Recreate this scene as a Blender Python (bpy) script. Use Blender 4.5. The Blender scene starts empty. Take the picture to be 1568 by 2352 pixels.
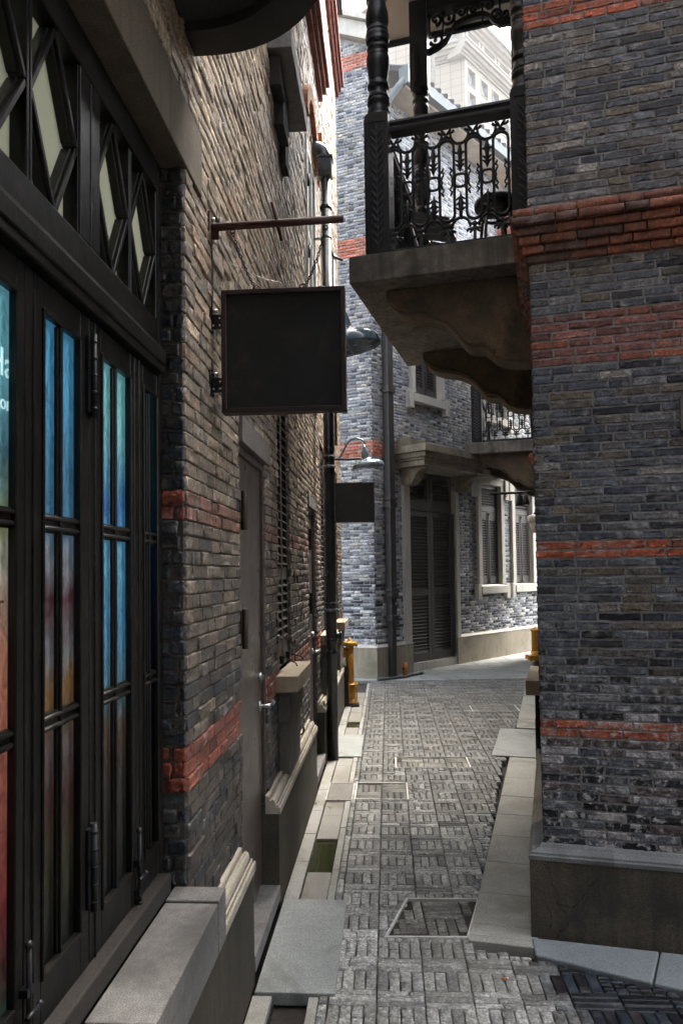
import bpy, math, random
import numpy as np
from mathutils import Matrix, Vector
random.seed(7)
SC = bpy.context.scene
COL = SC.collection
R = math.radians

# ------------------------------------------------------------------ camera
cd = bpy.data.cameras.new('camera'); cam = bpy.data.objects.new('camera', cd); COL.objects.link(cam)
cd.sensor_fit = 'VERTICAL'; cd.sensor_height = 36; cd.lens = 26.02; cd.shift_y = 74/2352
cd.clip_start = 0.02; cd.clip_end = 2000
cam.matrix_world = Matrix.Translation((0, 0, 1.65)) @ Matrix.Rotation(R(92.3), 4, 'X') @ Matrix.Rotation(-0.014, 4, 'Z')
SC.camera = cam
# ------------------------------------------------------------------ sky and sun
SUN_EL, SUN_AZ = 62.0, 40.0            # azimuth measured from +Y towards +X
w = bpy.data.worlds.new('World'); SC.world = w; w.use_nodes = True
nt = w.node_tree; bg = nt.nodes['Background']
sky = nt.nodes.new('ShaderNodeTexSky'); sky.sky_type = 'NISHITA'; sky.sun_disc = False
sky.sun_elevation = R(SUN_EL); sky.sun_rotation = R(SUN_AZ)
sky.air_density = 1.6; sky.dust_density = 6.0; sky.ozone_density = 1.0
hs = nt.nodes.new('ShaderNodeHueSaturation'); hs.inputs['Saturation'].default_value = 0.45
nt.links.new(sky.outputs[0], hs.inputs['Color']); nt.links.new(hs.outputs[0], bg.inputs['Color'])
bg.inputs['Strength'].default_value = 0.15
sl = bpy.data.lights.new('sun', 'SUN'); sun = bpy.data.objects.new('sun', sl); COL.objects.link(sun)
sl.energy = 2.0; sl.angle = R(32); sl.color = (1, .93, .82)
_d = Vector((math.sin(R(SUN_AZ))*math.cos(R(SUN_EL)), math.cos(R(SUN_AZ))*math.cos(R(SUN_EL)), math.sin(R(SUN_EL))))
sun.rotation_euler = _d.to_track_quat('Z', 'Y').to_euler(); sun.location = (0, 0, 30)
SC.view_settings.view_transform = 'Standard'; SC.view_settings.look = 'None'
SC.view_settings.gamma = 1; SC.view_settings.exposure = 3.1

# ------------------------------------------------------------------ helpers
WM = {}
class Fac:
    """A vertical facade plane: origin, horizontal direction (to the right when facing it)."""
    def __init__(s, O, d):
        n = math.hypot(*d); s.O = Vector((O[0], O[1])); s.d = Vector((d[0]/n, d[1]/n)); s.n = Vector((s.d.y, -s.d.x))
        s.M = Matrix.Translation((O[0], O[1], 0)) @ Matrix.Rotation(math.atan2(d[1], d[0]), 4, 'Z')
    def p(s, a, out=0, z=0):
        q = s.O + s.d*a + s.n*out; return Vector((q.x, q.y, z))
L = Fac((-.63, 0), (.062, 1))              # left wall, brick face
RF = Fac((.900, 3.430), (1, -.283))        # right building, front
RA = Fac((.900, 3.430), (-.272, -.962))    # right building, alley side (a = -distance along the alley)
A = Fac((.535, 11.635), (2.4, -1))         # far building, left face
B = Fac((.535, 11.635), (.9, 1))           # far building, door face
T1 = Fac((18, 100), (2.4, -1)); T2 = Fac((18, 100), (.9, 1))
I4 = Matrix.Identity(4)
GM = Matrix.Rotation(math.atan2(1, .062), 4, 'Z')   # ground frame: x along alley, -y to the right

def props(o, label=None, cat=None, group=None, kind=None):
    if label: o['label'] = label
    if cat: o['category'] = cat
    if group: o['group'] = group
    if kind: o['kind'] = kind
    return o
def setw(o, Wm, parent):
    WM[o] = Wm
    if parent is not None:
        o.parent = parent; o.matrix_parent_inverse = I4; o.matrix_basis = WM[parent].inverted() @ Wm
    else: o.matrix_basis = Wm
    return o
def thing(name, label, cat, M, group=None):
    o = bpy.data.objects.new(name, None); COL.objects.link(o); o.empty_display_size = .2
    setw(o, M, None); return props(o, label, cat, group)
def at(F, a, out, z, rz=0):
    return F.M @ Matrix.Translation((a, -out, z)) @ Matrix.Rotation(rz, 4, 'Z')

class MB:
    def __init__(s): s.v = []; s.f = []; s.smooth = []
    def add(s, vs, fs, sm=False):
        b = len(s.v); s.v += [tuple(x) for x in vs]
        for f in fs: s.f.append(tuple(i+b for i in f)); s.smooth.append(sm)
        return s
    def box(s, x0, x1, y0, y1, z0, z1):
        if x0 > x1: x0, x1 = x1, x0
        if y0 > y1: y0, y1 = y1, y0
        v = [(x0,y0,z0),(x1,y0,z0),(x1,y1,z0),(x0,y1,z0),(x0,y0,z1),(x1,y0,z1),(x1,y1,z1),(x0,y1,z1)]
        return s.add(v, [(3,2,1,0),(4,5,6,7),(0,1,5,4),(1,2,6,5),(2,3,7,6),(3,0,4,7)])
    def fb(s, a0, a1, o0, o1, z0, z1):        # facade box: along, out, height
        return s.box(a0, a1, -o0, -o1, z0, z1)
    def tbox(s, M, x0, x1, y0, y1, z0, z1):
        b = len(s.v); s.box(x0, x1, y0, y1, z0, z1)
        for i in range(b, len(s.v)): s.v[i] = tuple(M @ Vector(s.v[i]))
        return s
    def prism(s, poly, h0, h1, axis='z', sm=False):   # poly list of 2d; axis = extrusion axis
        n = len(poly)
        def P(a, b, h):
            return (a, b, h) if axis == 'z' else ((h, a, b) if axis == 'x' else (a, h, b))
        v = [P(a, b, h0) for a, b in poly] + [P(a, b, h1) for a, b in poly]
        f = [(i, (i+1) % n, n+(i+1) % n, n+i) for i in range(n)]
        s.add(v, f, sm); b = len(s.v)-2*n
        s.f.append(tuple(b+i for i in reversed(range(n)))); s.f.append(tuple(b+n+i for i in range(n))); s.smooth += [False, False]
        return s
    def tube(s, pts, r, n=8, closed=False, cap=True, flat=None):
        pts = [Vector(p) for p in pts]; N = len(pts); rs = r if hasattr(r, '__len__') else [r]*N
        b = len(s.v); up = None
        for i, p in enumerate(pts):
            if closed: t = pts[(i+1) % N]-pts[i-1]
            else: t = pts[min(i+1, N-1)]-pts[max(i-1, 0)]
            if t.length < 1e-9: t = Vector((0, 0, 1))
            t.normalize()
            if up is None: up = Vector((0, 1, 0)) if abs(t.y) < .9 else Vector((1, 0, 0))
            u = (up - t*up.dot(t)); u.normalize(); up = u; w_ = t.cross(u)
            for k in range(n):
                a = 2*math.pi*k/n
                s.v.append(tuple(p + (u*math.cos(a)*(flat or 1) + w_*math.sin(a))*rs[i]))
        for i in range(N if closed else N-1):
            for k in range(n):
                s.f.append((b+i*n+k, b+i*n+(k+1) % n, b+((i+1) % N)*n+(k+1) % n, b+((i+1) % N)*n+k)); s.smooth.append(True)
        if cap and not closed:
            s.f.append(tuple(b+k for k in reversed(range(n)))); s.f.append(tuple(b+(N-1)*n+k for k in range(n))); s.smooth += [False, False]
        return s
    def lathe(s, prof, c=(0, 0, 0), n=20, M=None):
        b = len(s.v)
        for (r, z) in prof:
            for k in range(n):
                a = 2*math.pi*k/n; p = Vector((r*math.cos(a), r*math.sin(a), z))
                if M is not None: p = M @ p
                s.v.append((p.x+c[0], p.y+c[1], p.z+c[2]))
        for i in range(len(prof)-1):
            for k in range(n):
                s.f.append((b+i*n+k, b+i*n+(k+1) % n, b+(i+1)*n+(k+1) % n, b+(i+1)*n+k)); s.smooth.append(True)
        s.f.append(tuple(b+k for k in reversed(range(n)))); s.f.append(tuple(b+(len(prof)-1)*n+k for k in range(n))); s.smooth += [False, False]
        return s
    def cyl(s, p0, p1, r, n=16): return s.tube([p0, p1], r, n)
    def ball(s, c, r, sc=(1, 1, 1), n=8, m=6, M=None):
        b = len(s.v)
        for j in range(m+1):
            ph = math.pi*j/m
            for k in range(n):
                a = 2*math.pi*k/n
                p = Vector((r*sc[0]*math.sin(ph)*math.cos(a), r*sc[1]*math.sin(ph)*math.sin(a), r*sc[2]*math.cos(ph)))
                if M is not None: p = M @ p
                s.v.append((c[0]+p.x, c[1]+p.y, c[2]+p.z))
        for j in range(m):
            for k in range(n):
                s.f.append((b+j*n+k, b+(j+1)*n+k, b+(j+1)*n+(k+1) % n, b+j*n+(k+1) % n)); s.smooth.append(True)
        return s
    def build(s, name, mat, parent=None, M=None, bevel=0, label=None, cat=None, group=None, kind=None, seg=2):
        M = M or (WM[parent] if parent is not None else I4)
        V = np.array(s.v, float); lo = V.min(0); hi = V.max(0)
        c = np.array([(lo[0]+hi[0])/2, (lo[1]+hi[1])/2, lo[2]])
        V = V-c
        me = bpy.data.meshes.new(name); me.from_pydata(V.tolist(), [], s.f); me.validate()
        if len(me.polygons) == len(s.smooth): me.polygons.foreach_set('use_smooth', s.smooth)
        import bmesh
        bm = bmesh.new(); bm.from_mesh(me); bmesh.ops.recalc_face_normals(bm, faces=bm.faces); bm.to_mesh(me); bm.free()
        me.materials.append(mat)
        o = bpy.data.objects.new(name, me); COL.objects.link(o)
        setw(o, M @ Matrix.Translation(c.tolist()), parent)
        if bevel:
            b = o.modifiers.new('bevel', 'BEVEL'); b.width = bevel; b.segments = seg; b.limit_method = 'ANGLE'; b.angle_limit = R(40)
        return props(o, label, cat, group, kind)

def np_mesh(name, V, F, mat, parent, M, colr=None, smooth=True):
    V = np.asarray(V, np.float32); F = np.asarray(F, np.int32)
    lo = V.min(0); hi = V.max(0); c = np.array([(lo[0]+hi[0])/2, (lo[1]+hi[1])/2, lo[2]], np.float32); V = V-c
    me = bpy.data.meshes.new(name)
    me.vertices.add(len(V)); me.vertices.foreach_set('co', V.ravel())
    me.loops.add(F.size); me.loops.foreach_set('vertex_index', F.ravel())
    me.polygons.add(len(F)); me.polygons.foreach_set('loop_start', np.arange(0, F.size, 4, dtype=np.int32))
    me.update(calc_edges=True); me.polygons.foreach_set('use_smooth', [smooth]*len(F))
    if colr is not None:
        a = me.color_attributes.new('Col', 'FLOAT_COLOR', 'POINT'); a.data.foreach_set('color', np.asarray(colr, np.float32).ravel())
    me.materials.append(mat)
    o = bpy.data.objects.new(name, me); COL.objects.link(o)
    setw(o, M @ Matrix.Translation(c.tolist()), parent); return o

# ------------------------------------------------------------------ materials
def newmat(name):
    m = bpy.data.materials.new(name); m.use_nodes = True
    return m, m.node_tree.nodes, m.node_tree.links, m.node_tree.nodes['Principled BSDF']
def noise(N, Lk, vec, scale, detail=6, rough=.6, dist=0):
    n = N.new('ShaderNodeTexNoise'); n.inputs['Scale'].default_value = scale; n.inputs['Detail'].default_value = detail
    n.inputs['Roughness'].default_value = rough; n.inputs['Distortion'].default_value = dist
    if vec is not None: Lk.new(vec, n.inputs['Vector'])
    return n
def ramp(N, Lk, fac, stops):
    r = N.new('ShaderNodeValToRGB'); e = r.color_ramp.elements
    stops = sorted(stops, key=lambda q: q[0]); e[0].position = 0; e[1].position = 1
    while len(e) > 1: e.remove(e[-1])
    e[0].position = min(1, stops[0][0])
    for q in stops[1:]: e.new(min(1, q[0]))
    for i, (p, c) in enumerate(stops):
        e[i].color = (c, c, c, 1) if not hasattr(c, '__len__') else (*c, 1)
    Lk.new(fac, r.inputs['Fac']); return r
def mixc(N, Lk, f, a, b, mode='MIX'):
    m = N.new('ShaderNodeMix'); m.data_type = 'RGBA'; m.blend_type = mode
    for sock, val in ((0, f), (6, a), (7, b)):
        if hasattr(val, 'is_linked') or hasattr(val, 'links'): Lk.new(val, m.inputs[sock])
        elif sock == 0: m.inputs[0].default_value = val
        else: m.inputs[sock].default_value = (*val, 1)
    return m.outputs[2]
def bump(N, Lk, h, strength, dist, bsdf, prev=None):
    b = N.new('ShaderNodeBump'); b.inputs['Strength'].default_value = strength; b.inputs['Distance'].default_value = dist
    Lk.new(h, b.inputs['Height'])
    if prev is not None: Lk.new(prev, b.inputs['Normal'])
    Lk.new(b.outputs[0], bsdf.inputs['Normal']); return b.outputs[0]
def coords(N, Lk, scale=None):
    tc = N.new('ShaderNodeTexCoord')
    if scale is None: return tc.outputs['Object']
    mp = N.new('ShaderNodeMapping'); mp.inputs['Scale'].default_value = scale; Lk.new(tc.outputs['Object'], mp.inputs['Vector']); return mp.outputs[0]

def stone(name, c1, c2, scale=6, rough=.85, bmp=.35, speck=True, streak=0, dist=.004, spec=.4, stain=None):
    m, N, K, P = newmat(name); v = coords(N, K)
    n1 = noise(N, K, v, scale, 8, .62, .3)
    c = mixc(N, K, ramp(N, K, n1.outputs[0], [(.3, 0), (.72, 1)]).outputs[0], c1, c2)
    if streak:
        vs = coords(N, K, (9, 9, .7)); n2 = noise(N, K, vs, 2.2, 5, .6)
        c = mixc(N, K, ramp(N, K, n2.outputs[0], [(.42, 0), (.7, streak)]).outputs[0], c, tuple(x*.28 for x in c1))
    if stain:
        n5 = noise(N, K, v, 2.3, 6, .65, .6)
        c = mixc(N, K, ramp(N, K, n5.outputs[0], [(.5, 0), (.66, .8)]).outputs[0], c, stain)
    if speck:
        n3 = noise(N, K, v, 260, 2, .5)
        c = mixc(N, K, ramp(N, K, n3.outputs[0], [(.38, .75), (.6, 0)]).outputs[0], c, tuple(x*.45 for x in c1))
    K.new(c, P.inputs['Base Color']); P.inputs['Roughness'].default_value = rough; P.inputs['Specular IOR Level'].default_value = spec
    n4 = noise(N, K, v, 45, 8, .7); b = bump(N, K, n4.outputs[0], bmp, dist, P); n6 = noise(N, K, v, 7, 5, .6)
    bump(N, K, n6.outputs[0], bmp*.8, dist*3, P, b)
    return m

def brickmat(name, white=.35, soot=.4, rough=.62, bmp=.7, spec=.5, moss=None, salt=None):
    m, N, K, P = newmat(name); v = coords(N, K)
    at_ = N.new('ShaderNodeVertexColor'); at_.layer_name = 'Col'
    c = at_.outputs[0]
    n1 = noise(N, K, v, 28, 8, .68, .4)
    c = mixc(N, K, 1.0, c, ramp(N, K, n1.outputs[0], [(.28, .5), (.5, .95), (.74, 1.6)]).outputs[0], 'MULTIPLY')
    n0 = noise(N, K, v, 75, 7, .72, .2); c = mixc(N, K, 1.0, c, ramp(N, K, n0.outputs[0], [(.32, .3), (.5, .95), (.66, 2.1)]).outputs[0], 'MULTIPLY')
    n2 = noise(N, K, v, 13, 9, .72, .8)
    c = mixc(N, K, ramp(N, K, n2.outputs[0], [(.56, 0), (.64, soot)]).outputs[0], c, (.012, .013, .016))
    n3 = noise(N, K, v, 11, 8, .66, .15); n7 = noise(N, K, v, 1.6, 3, .5)
    wm = N.new('ShaderNodeMath'); wm.operation = 'MULTIPLY'
    K.new(ramp(N, K, n3.outputs[0], [(.56, 0), (.68, 1)]).outputs[0], wm.inputs[0]); K.new(ramp(N, K, n7.outputs[0], [(.4, white*.25), (.62, white)]).outputs[0], wm.inputs[1])
    c = mixc(N, K, wm.outputs[0], c, (.52, .51, .5))
    if salt:                                  # lime bloom rising from the damp foot of the wall
        sp = N.new('ShaderNodeSeparateXYZ'); K.new(v, sp.inputs[0]); n9 = noise(N, K, v, 24, 8, .7, .3)
        sm = N.new('ShaderNodeMath'); sm.operation = 'MULTIPLY'; K.new(ramp(N, K, sp.outputs[2], [(0.0, salt), (.55, salt*.8), (.95, 0)]).outputs[0], sm.inputs[0]); K.new(ramp(N, K, n9.outputs[0], [(.52, 0), (.6, 1)]).outputs[0], sm.inputs[1])
        c = mixc(N, K, sm.outputs[0], c, (.5, .48, .5))
    if moss:
        n8 = noise(N, K, v, 1.1, 5, .6); c = mixc(N, K, ramp(N, K, n8.outputs[0], [(.5, 0), (.7, .55)]).outputs[0], c, moss)
    K.new(c, P.inputs['Base Color'])
    K.new(ramp(N, K, n1.outputs[0], [(.2, rough-.12), (.8, rough+.2)]).outputs[0], P.inputs['Roughness'])
    P.inputs['Specular IOR Level'].default_value = spec
    n4 = noise(N, K, v, 60, 9, .72); b = bump(N, K, n4.outputs[0], bmp, .004, P)
    n5 = noise(N, K, v, 17, 4, .6); bump(N, K, n5.outputs[0], bmp, .008, P, b)
    return m

def paint(name, c, rough=.4, metal=0, wear=None, wr=(.56, .66), bmp=.15, spec=.5, scale=20, grain=None, coat=0):
    m, N, K, P = newmat(name); v = coords(N, K)
    n1 = noise(N, K, v, scale, 8, .65, .3)
    cc = mixc(N, K, n1.outputs[0], tuple(x*.75 for x in c), tuple(min(1, x*1.25) for x in c))
    if wear:
        n2 = noise(N, K, v, scale*1.7, 9, .72, .7)
        cc = mixc(N, K, ramp(N, K, n2.outputs[0], [(wr[0], 0), (wr[1], 1)]).outputs[0], cc, wear)
    K.new(cc, P.inputs['Base Color']); P.inputs['Metallic'].default_value = metal
    K.new(ramp(N, K, n1.outputs[0], [(.25, max(.05, rough-.1)), (.75, rough+.15)]).outputs[0], P.inputs['Roughness'])
    P.inputs['Specular IOR Level'].default_value = spec; P.inputs['Coat Weight'].default_value = coat
    gv = coords(N, K, grain) if grain else v
    n3 = noise(N, K, gv, 50, 8, .65); bump(N, K, n3.outputs[0], bmp, .002, P)
    return m

M_brickR = brickmat('dark_blue_brick', white=.5, soot=.7, spec=.4, bmp=.8, salt=.9)
M_brickC = brickmat('corner_brick', white=.3, soot=.6, spec=.4, bmp=.5)
M_brickL = brickmat('brown_grey_brick', white=.35, soot=.35, rough=.5, spec=.7, bmp=.65)
M_brickF = brickmat('pale_grey_brick', white=.85, soot=.35, spec=.4)
M_mortarR = stone('grey_mortar', (.2, .195, .2), (.46, .45, .455), 14, .95, .6)
M_mortarL = stone('brown_mortar', (.07, .062, .052), (.19, .165, .135), 14, .95, .6)
M_mortarF = stone('pale_mortar', (.4, .39, .38), (.55, .535, .52), 14, .95, .4)
M_plinthL = stone('tan_render', (.035, .031, .024), (.085, .07, .05), 3, .8, .35, streak=.55)
M_capL = stone('cream_moulding', (.36, .32, .26), (.5, .46, .38), 5, .7, .25, stain=(.22, .19, .15))
M_plinthR = stone('dark_stained_render', (.07, .06, .048), (.16, .135, .1), 3, .85, .6, streak=.7, stain=(.03, .028, .028))
M_capR = stone('grey_moulding', (.14, .148, .155), (.26, .265, .27), 6, .8, .4, stain=(.06, .06, .06))
M_plinthF = stone('beige_render', (.3, .26, .19), (.42, .37, .29), 3, .85, .3, streak=.3, stain=(.17, .16, .12))
M_frameF = stone('pale_stone_frame', (.5, .48, .43), (.66, .63, .57), 4, .8, .3, streak=.25)
M_canopy = stone('weathered_canopy_stone', (.22, .19, .14), (.36, .32, .25), 4, .85, .45, streak=.6, stain=(.1, .09, .07))
M_slabB = stone('weathered_balcony_concrete', (.12, .11, .092), (.33, .3, .25), 4, .85, .6, streak=.8, stain=(.04, .036, .03))
M_bracket = stone('brown_bracket_stone', (.045, .035, .025), (.24, .165, .095), 3.5, .8, .5, stain=(.02, .016, .012))
M_granite = stone('speckled_granite', (.36, .34, .32), (.48, .46, .44), 9, .65, .2)
M_graniteL = stone('grey_granite_sill', (.12, .116, .112), (.235, .228, .22), 26, .6, .2, stain=(.05, .047, .045))
M_slate = stone('grey_stone_slab', (.27, .285, .28), (.38, .395, .38), 5, .6, .25, stain=(.13, .132, .12))
M_tanslab = stone('tan_granite_slab', (.32, .315, .285), (.44, .43, .39), 5, .65, .25, stain=(.2, .19, .155))
M_kerb = stone('blue_grey_kerb', (.2, .23, .25), (.3, .33, .35), 7, .6, .3)
M_strip = stone('pale_kerb_strip', (.31, .305, .28), (.42, .41, .375), 6, .7, .3, stain=(.19, .175, .14))
M_gutter = stone('gutter_stone', (.24, .23, .205), (.34, .32, .29), 5, .7, .35, stain=(.14, .12, .085))
M_dirt = stone('joint_dirt', (.02, .018, .015), (.06, .05, .042), 18, .95, .5)
M_lintel = stone('brown_lintel_stone', (.09, .07, .047), (.17, .13, .09), 3, .85, .4, streak=.4)
M_darkstone = stone('dark_corbel_stone', (.014, .012, .011), (.04, .034, .03), 4, .85, .4)
M_greystone = stone('grey_sill_stone', (.12, .108, .095), (.2, .18, .16), 12, .85, .5, stain=(.08, .07, .06))
M_tansill = stone('tan_sill_stone', (.34, .28, .2), (.46, .39, .3), 10, .8, .5, stain=(.24, .19, .13))
M_paver = brickmat('worn_paver', white=.3, soot=.4, rough=.42, bmp=.8, spec=.5, moss=(.13, .12, .095))
M_wood = paint('black_painted_wood', (.006, .0055, .005), .36, wear=(.03, .025, .02), wr=(.52, .8), bmp=.35, grain=(4, 4, .6), scale=9, spec=.28)
M_post = paint('black_carved_wood', (.006, .0075, .011), .36, wear=(.02, .023, .03), wr=(.6, .75), bmp=.35, scale=14, spec=.22)
M_iron = paint('black_cast_iron', (.006, .007, .01), .4, bmp=.25, scale=25, spec=.35)
M_ironP = paint('black_painted_pipe', (.012, .013, .016), .3, bmp=.1, scale=12, spec=.55)
M_brownP = paint('brown_painted_pipe', (.018, .015, .016), .38, bmp=.15, scale=12)
M_shut = paint('dark_brown_shutter', (.062, .054, .052), .45, wear=(.12, .11, .1), wr=(.66, .74), bmp=.25, scale=16, grain=(.8, 6, 6))
M_shutL = paint('grey_brown_shutter', (.075, .066, .06), .45, bmp=.25, scale=16)
M_door = paint("bronze_painted_door", (.10, .08, .07), .32, wear=(.05, .04, .035), wr=(.45, .8), bmp=.06, scale=6, metal=.35)
M_doorB = paint('dark_reddish_door', (.06, .045, .045), .45, bmp=.06, scale=6)
M_steel = paint('brushed_steel', (.55, .55, .56), .28, metal=1, bmp=.05)
M_steelworn = paint('worn_bright_steel', (.62, .6, .57), .4, metal=.3, wear=(.2, .17, .14), wr=(.56, .66), bmp=.2)
M_galv = paint('galvanised_grey', (.2, .22, .25), .35, metal=.6, bmp=.1)
M_rust = paint('rusty_iron', (.05, .013, .008), .75, wear=(.035, .012, .01), wr=(.45, .6), bmp=.7, scale=30)
M_signf = paint('blackened_sheet_metal', (.003, .0032, .004), .6, wear=(.03, .018, .011), wr=(.5, .7), bmp=.35, scale=5)
M_signr = paint('rusty_sign_frame', (.02, .0075, .0055), .6, wear=(.1, .03, .015), wr=(.62, .72), bmp=.4, scale=30)
M_lampb = paint('blue_grey_enamel', (.075, .115, .15), .22, bmp=.04, scale=6, coat=.5)
M_lampw = paint('white_enamel_inside', (.34, .33, .32), .5, bmp=.01, scale=2)
M_yel = paint('ochre_yellow_paint', (.5, .24, .012), .38, wear=(.16, .08, .02), wr=(.54, .64), bmp=.15, scale=18, coat=.3)
M_orange = paint('orange_plastic', (.5, .17, .04), .5)
M_redb = paint('red_brick_moulding', (.2, .05, .03), .8, wear=(.09, .03, .022), wr=(.5, .65), bmp=.8, scale=16)
M_redp = paint('orange_brick_arch', (.42, .17, .08), .8, wear=(.2, .08, .05), wr=(.5, .65), bmp=.8, scale=16)
M_tile = paint('grey_roof_tile', (.07, .07, .075), .7, bmp=.5, scale=10)
M_redtile = paint('red_roof_tile', (.3, .12, .09), .7, bmp=.5, scale=10)
M_fascia = paint('grey_green_gutter', (.12, .14, .15), .5, bmp=.2, scale=10)
M_soffit = stone('plastered_soffit', (.3, .26, .22), (.42, .38, .33), 4, .9, .3, speck=False)
M_rubber = paint('black_rubber', (.03, .035, .03), .5)
M_white = paint('white_window_frame', (.75, .74, .7), .4, bmp=.05)
M_bark = paint('dark_interior', (.02, .02, .02), .9)
M_ceil = stone('balcony_ceiling', (.3, .3, .29), (.36, .36, .35), 4, .8, .15, speck=False)

def glassmat(name, tint=(.02, .03, .04), rough=.04):
    m, N, K, P = newmat(name); P.inputs['Base Color'].default_value = (*tint, 1); P.inputs['Roughness'].default_value = rough
    P.inputs['Specular IOR Level'].default_value = .6
    v = coords(N, K); n = noise(N, K, v, 3, 2); bump(N, K, n.outputs[0], .05, .004, P); return m
M_pane = glassmat('dark_window_glass')
M_panetower = glassmat('blue_tower_glass', (.2, .3, .36), .3)
def clearglass(name):
    m, N, K, P = newmat(name); N.remove(P); out = N['Material Output']
    t = N.new('ShaderNodeBsdfTransparent'); t.inputs[0].default_value = (.92, .96, .97, 1); g = N.new('ShaderNodeBsdfGlossy'); g.inputs['Roughness'].default_value = .03
    fr = N.new('ShaderNodeFresnel'); fr.inputs['IOR'].default_value = 1.12; mx = N.new('ShaderNodeMixShader')
    K.new(fr.outputs[0], mx.inputs[0]); K.new(t.outputs[0], mx.inputs[1]); K.new(g.outputs[0], mx.inputs[2]); K.new(mx.outputs[0], out.inputs[0]); return m
M_clear = clearglass('clear_pane')
M_fan = stone('pale_green_obscured_glass', (.3, .31, .22), (.38, .38, .28), 2, .35, .05, speck=False)
_p = M_fan.node_tree.nodes['Principled BSDF']; _p.inputs['Emission Color'].default_value = (.48, .49, .36, 1); _p.inputs['Emission Strength'].default_value = .028  # glow added to brighten the shaded fanlight glass
m, N, K, P = newmat('still_drain_water'); P.inputs['Base Color'].default_value = (.03, .035, .015, 1); P.inputs['Roughness'].default_value = .06
v = coords(N, K); n = noise(N, K, v, 30, 3); bump(N, K, n.outputs[0], .08, .003, P); M_water = m

M_glowink = paint('glowing_white_ink', (.75, .85, .85), .5); _q = M_glowink.node_tree.nodes['Principled BSDF']; _q.inputs['Emission Color'].default_value = (.6, .85, .85, 1); _q.inputs['Emission Strength'].default_value = .09; M_orangeink = paint('brown_ink', (.3, .1, .05), .6)  # white lettering ink given an added glow
M_panewhite = glassmat('pale_reflecting_glass', (.6, .62, .62), .2)
def poster(name, stops, z0, z1, seed, strength=.5):
    """shop poster with an added glow: bands of colour up the poster, broken by blurred shapes"""
    m, N, K, P = newmat(name); tc = N.new('ShaderNodeTexCoord'); sp = N.new('ShaderNodeSeparateXYZ'); K.new(tc.outputs['Generated'], sp.inputs[0])
    mp = N.new('ShaderNodeMapping'); mp.inputs['Location'].default_value = (seed, seed*.7, 0); mp.inputs['Scale'].default_value = (1, 1, 2.5); K.new(tc.outputs['Generated'], mp.inputs[0])
    n = noise(N, K, mp.outputs[0], 4.5, 7, .7, 1.2)
    ma = N.new('ShaderNodeMath'); ma.operation = 'MULTIPLY_ADD'; K.new(n.outputs[0], ma.inputs[0]); ma.inputs[1].default_value = .16; K.new(sp.outputs[2], ma.inputs[2])
    mp2 = N.new('ShaderNodeMapping'); mp2.inputs['Scale'].default_value = (1.2, 1, 3.5); K.new(tc.outputs['Generated'], mp2.inputs[0]); n2 = noise(N, K, mp2.outputs[0], 5, 5, .7, 2)
    r = ramp(N, K, ma.outputs[0], [(a+.08, c) for a, c in stops])
    cc = mixc(N, K, 1.0, r.outputs[0], ramp(N, K, n2.outputs[0], [(.3, .35), (.6, 1.2)]).outputs[0], 'MULTIPLY')
    K.new(cc, P.inputs['Base Color']); K.new(cc, P.inputs['Emission Color']); P.inputs['Emission Strength'].default_value = strength
    P.inputs['Roughness'].default_value = .6; return m

# ------------------------------------------------------------------ brickwork
CH = .0406                                   # course height
def rects_solid(s0, s1, z0, z1, holes):
    xs = sorted({s0, s1} | {min(max(h[i], s0), s1) for h in holes for i in (0, 1)}); zs = sorted({z0, z1} | {min(max(h[i], z0), z1) for h in holes for i in (2, 3)})
    G = [[not any(h[0] < (xs[i]+xs[i+1])/2 < h[1] and h[2] < (zs[j]+zs[j+1])/2 < h[3] for h in holes) for j in range(len(zs)-1)] for i in range(len(xs)-1)]
    return xs, zs, G
def slab_wall(mb, s0, s1, z0, z1, holes, o_front, o_back):
    xs, zs, G = rects_solid(s0, s1, z0, z1, holes); nx, nz = len(xs)-1, len(zs)-1
    def q(*p): mb.add(p, [(0, 1, 2, 3)])
    f, b = -o_front, -o_back
    for i in range(nx):
        for j in range(nz):
            if not G[i][j]: continue
            x0, x1, a, c = xs[i], xs[i+1], zs[j], zs[j+1]
            q((x0,f,a),(x1,f,a),(x1,f,c),(x0,f,c)); q((x1,b,a),(x0,b,a),(x0,b,c),(x1,b,c))
            if i == 0 or not G[i-1][j]: q((x0,b,a),(x0,f,a),(x0,f,c),(x0,b,c))
            if i == nx-1 or not G[i+1][j]: q((x1,f,a),(x1,b,a),(x1,b,c),(x1,f,c))
            if j == 0 or not G[i][j-1]: q((x0,b,a),(x1,b,a),(x1,f,a),(x0,f,a))
            if j == nz-1 or not G[i][j+1]: q((x0,f,c),(x1,f,c),(x1,b,c),(x0,b,c))
    return mb
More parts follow.
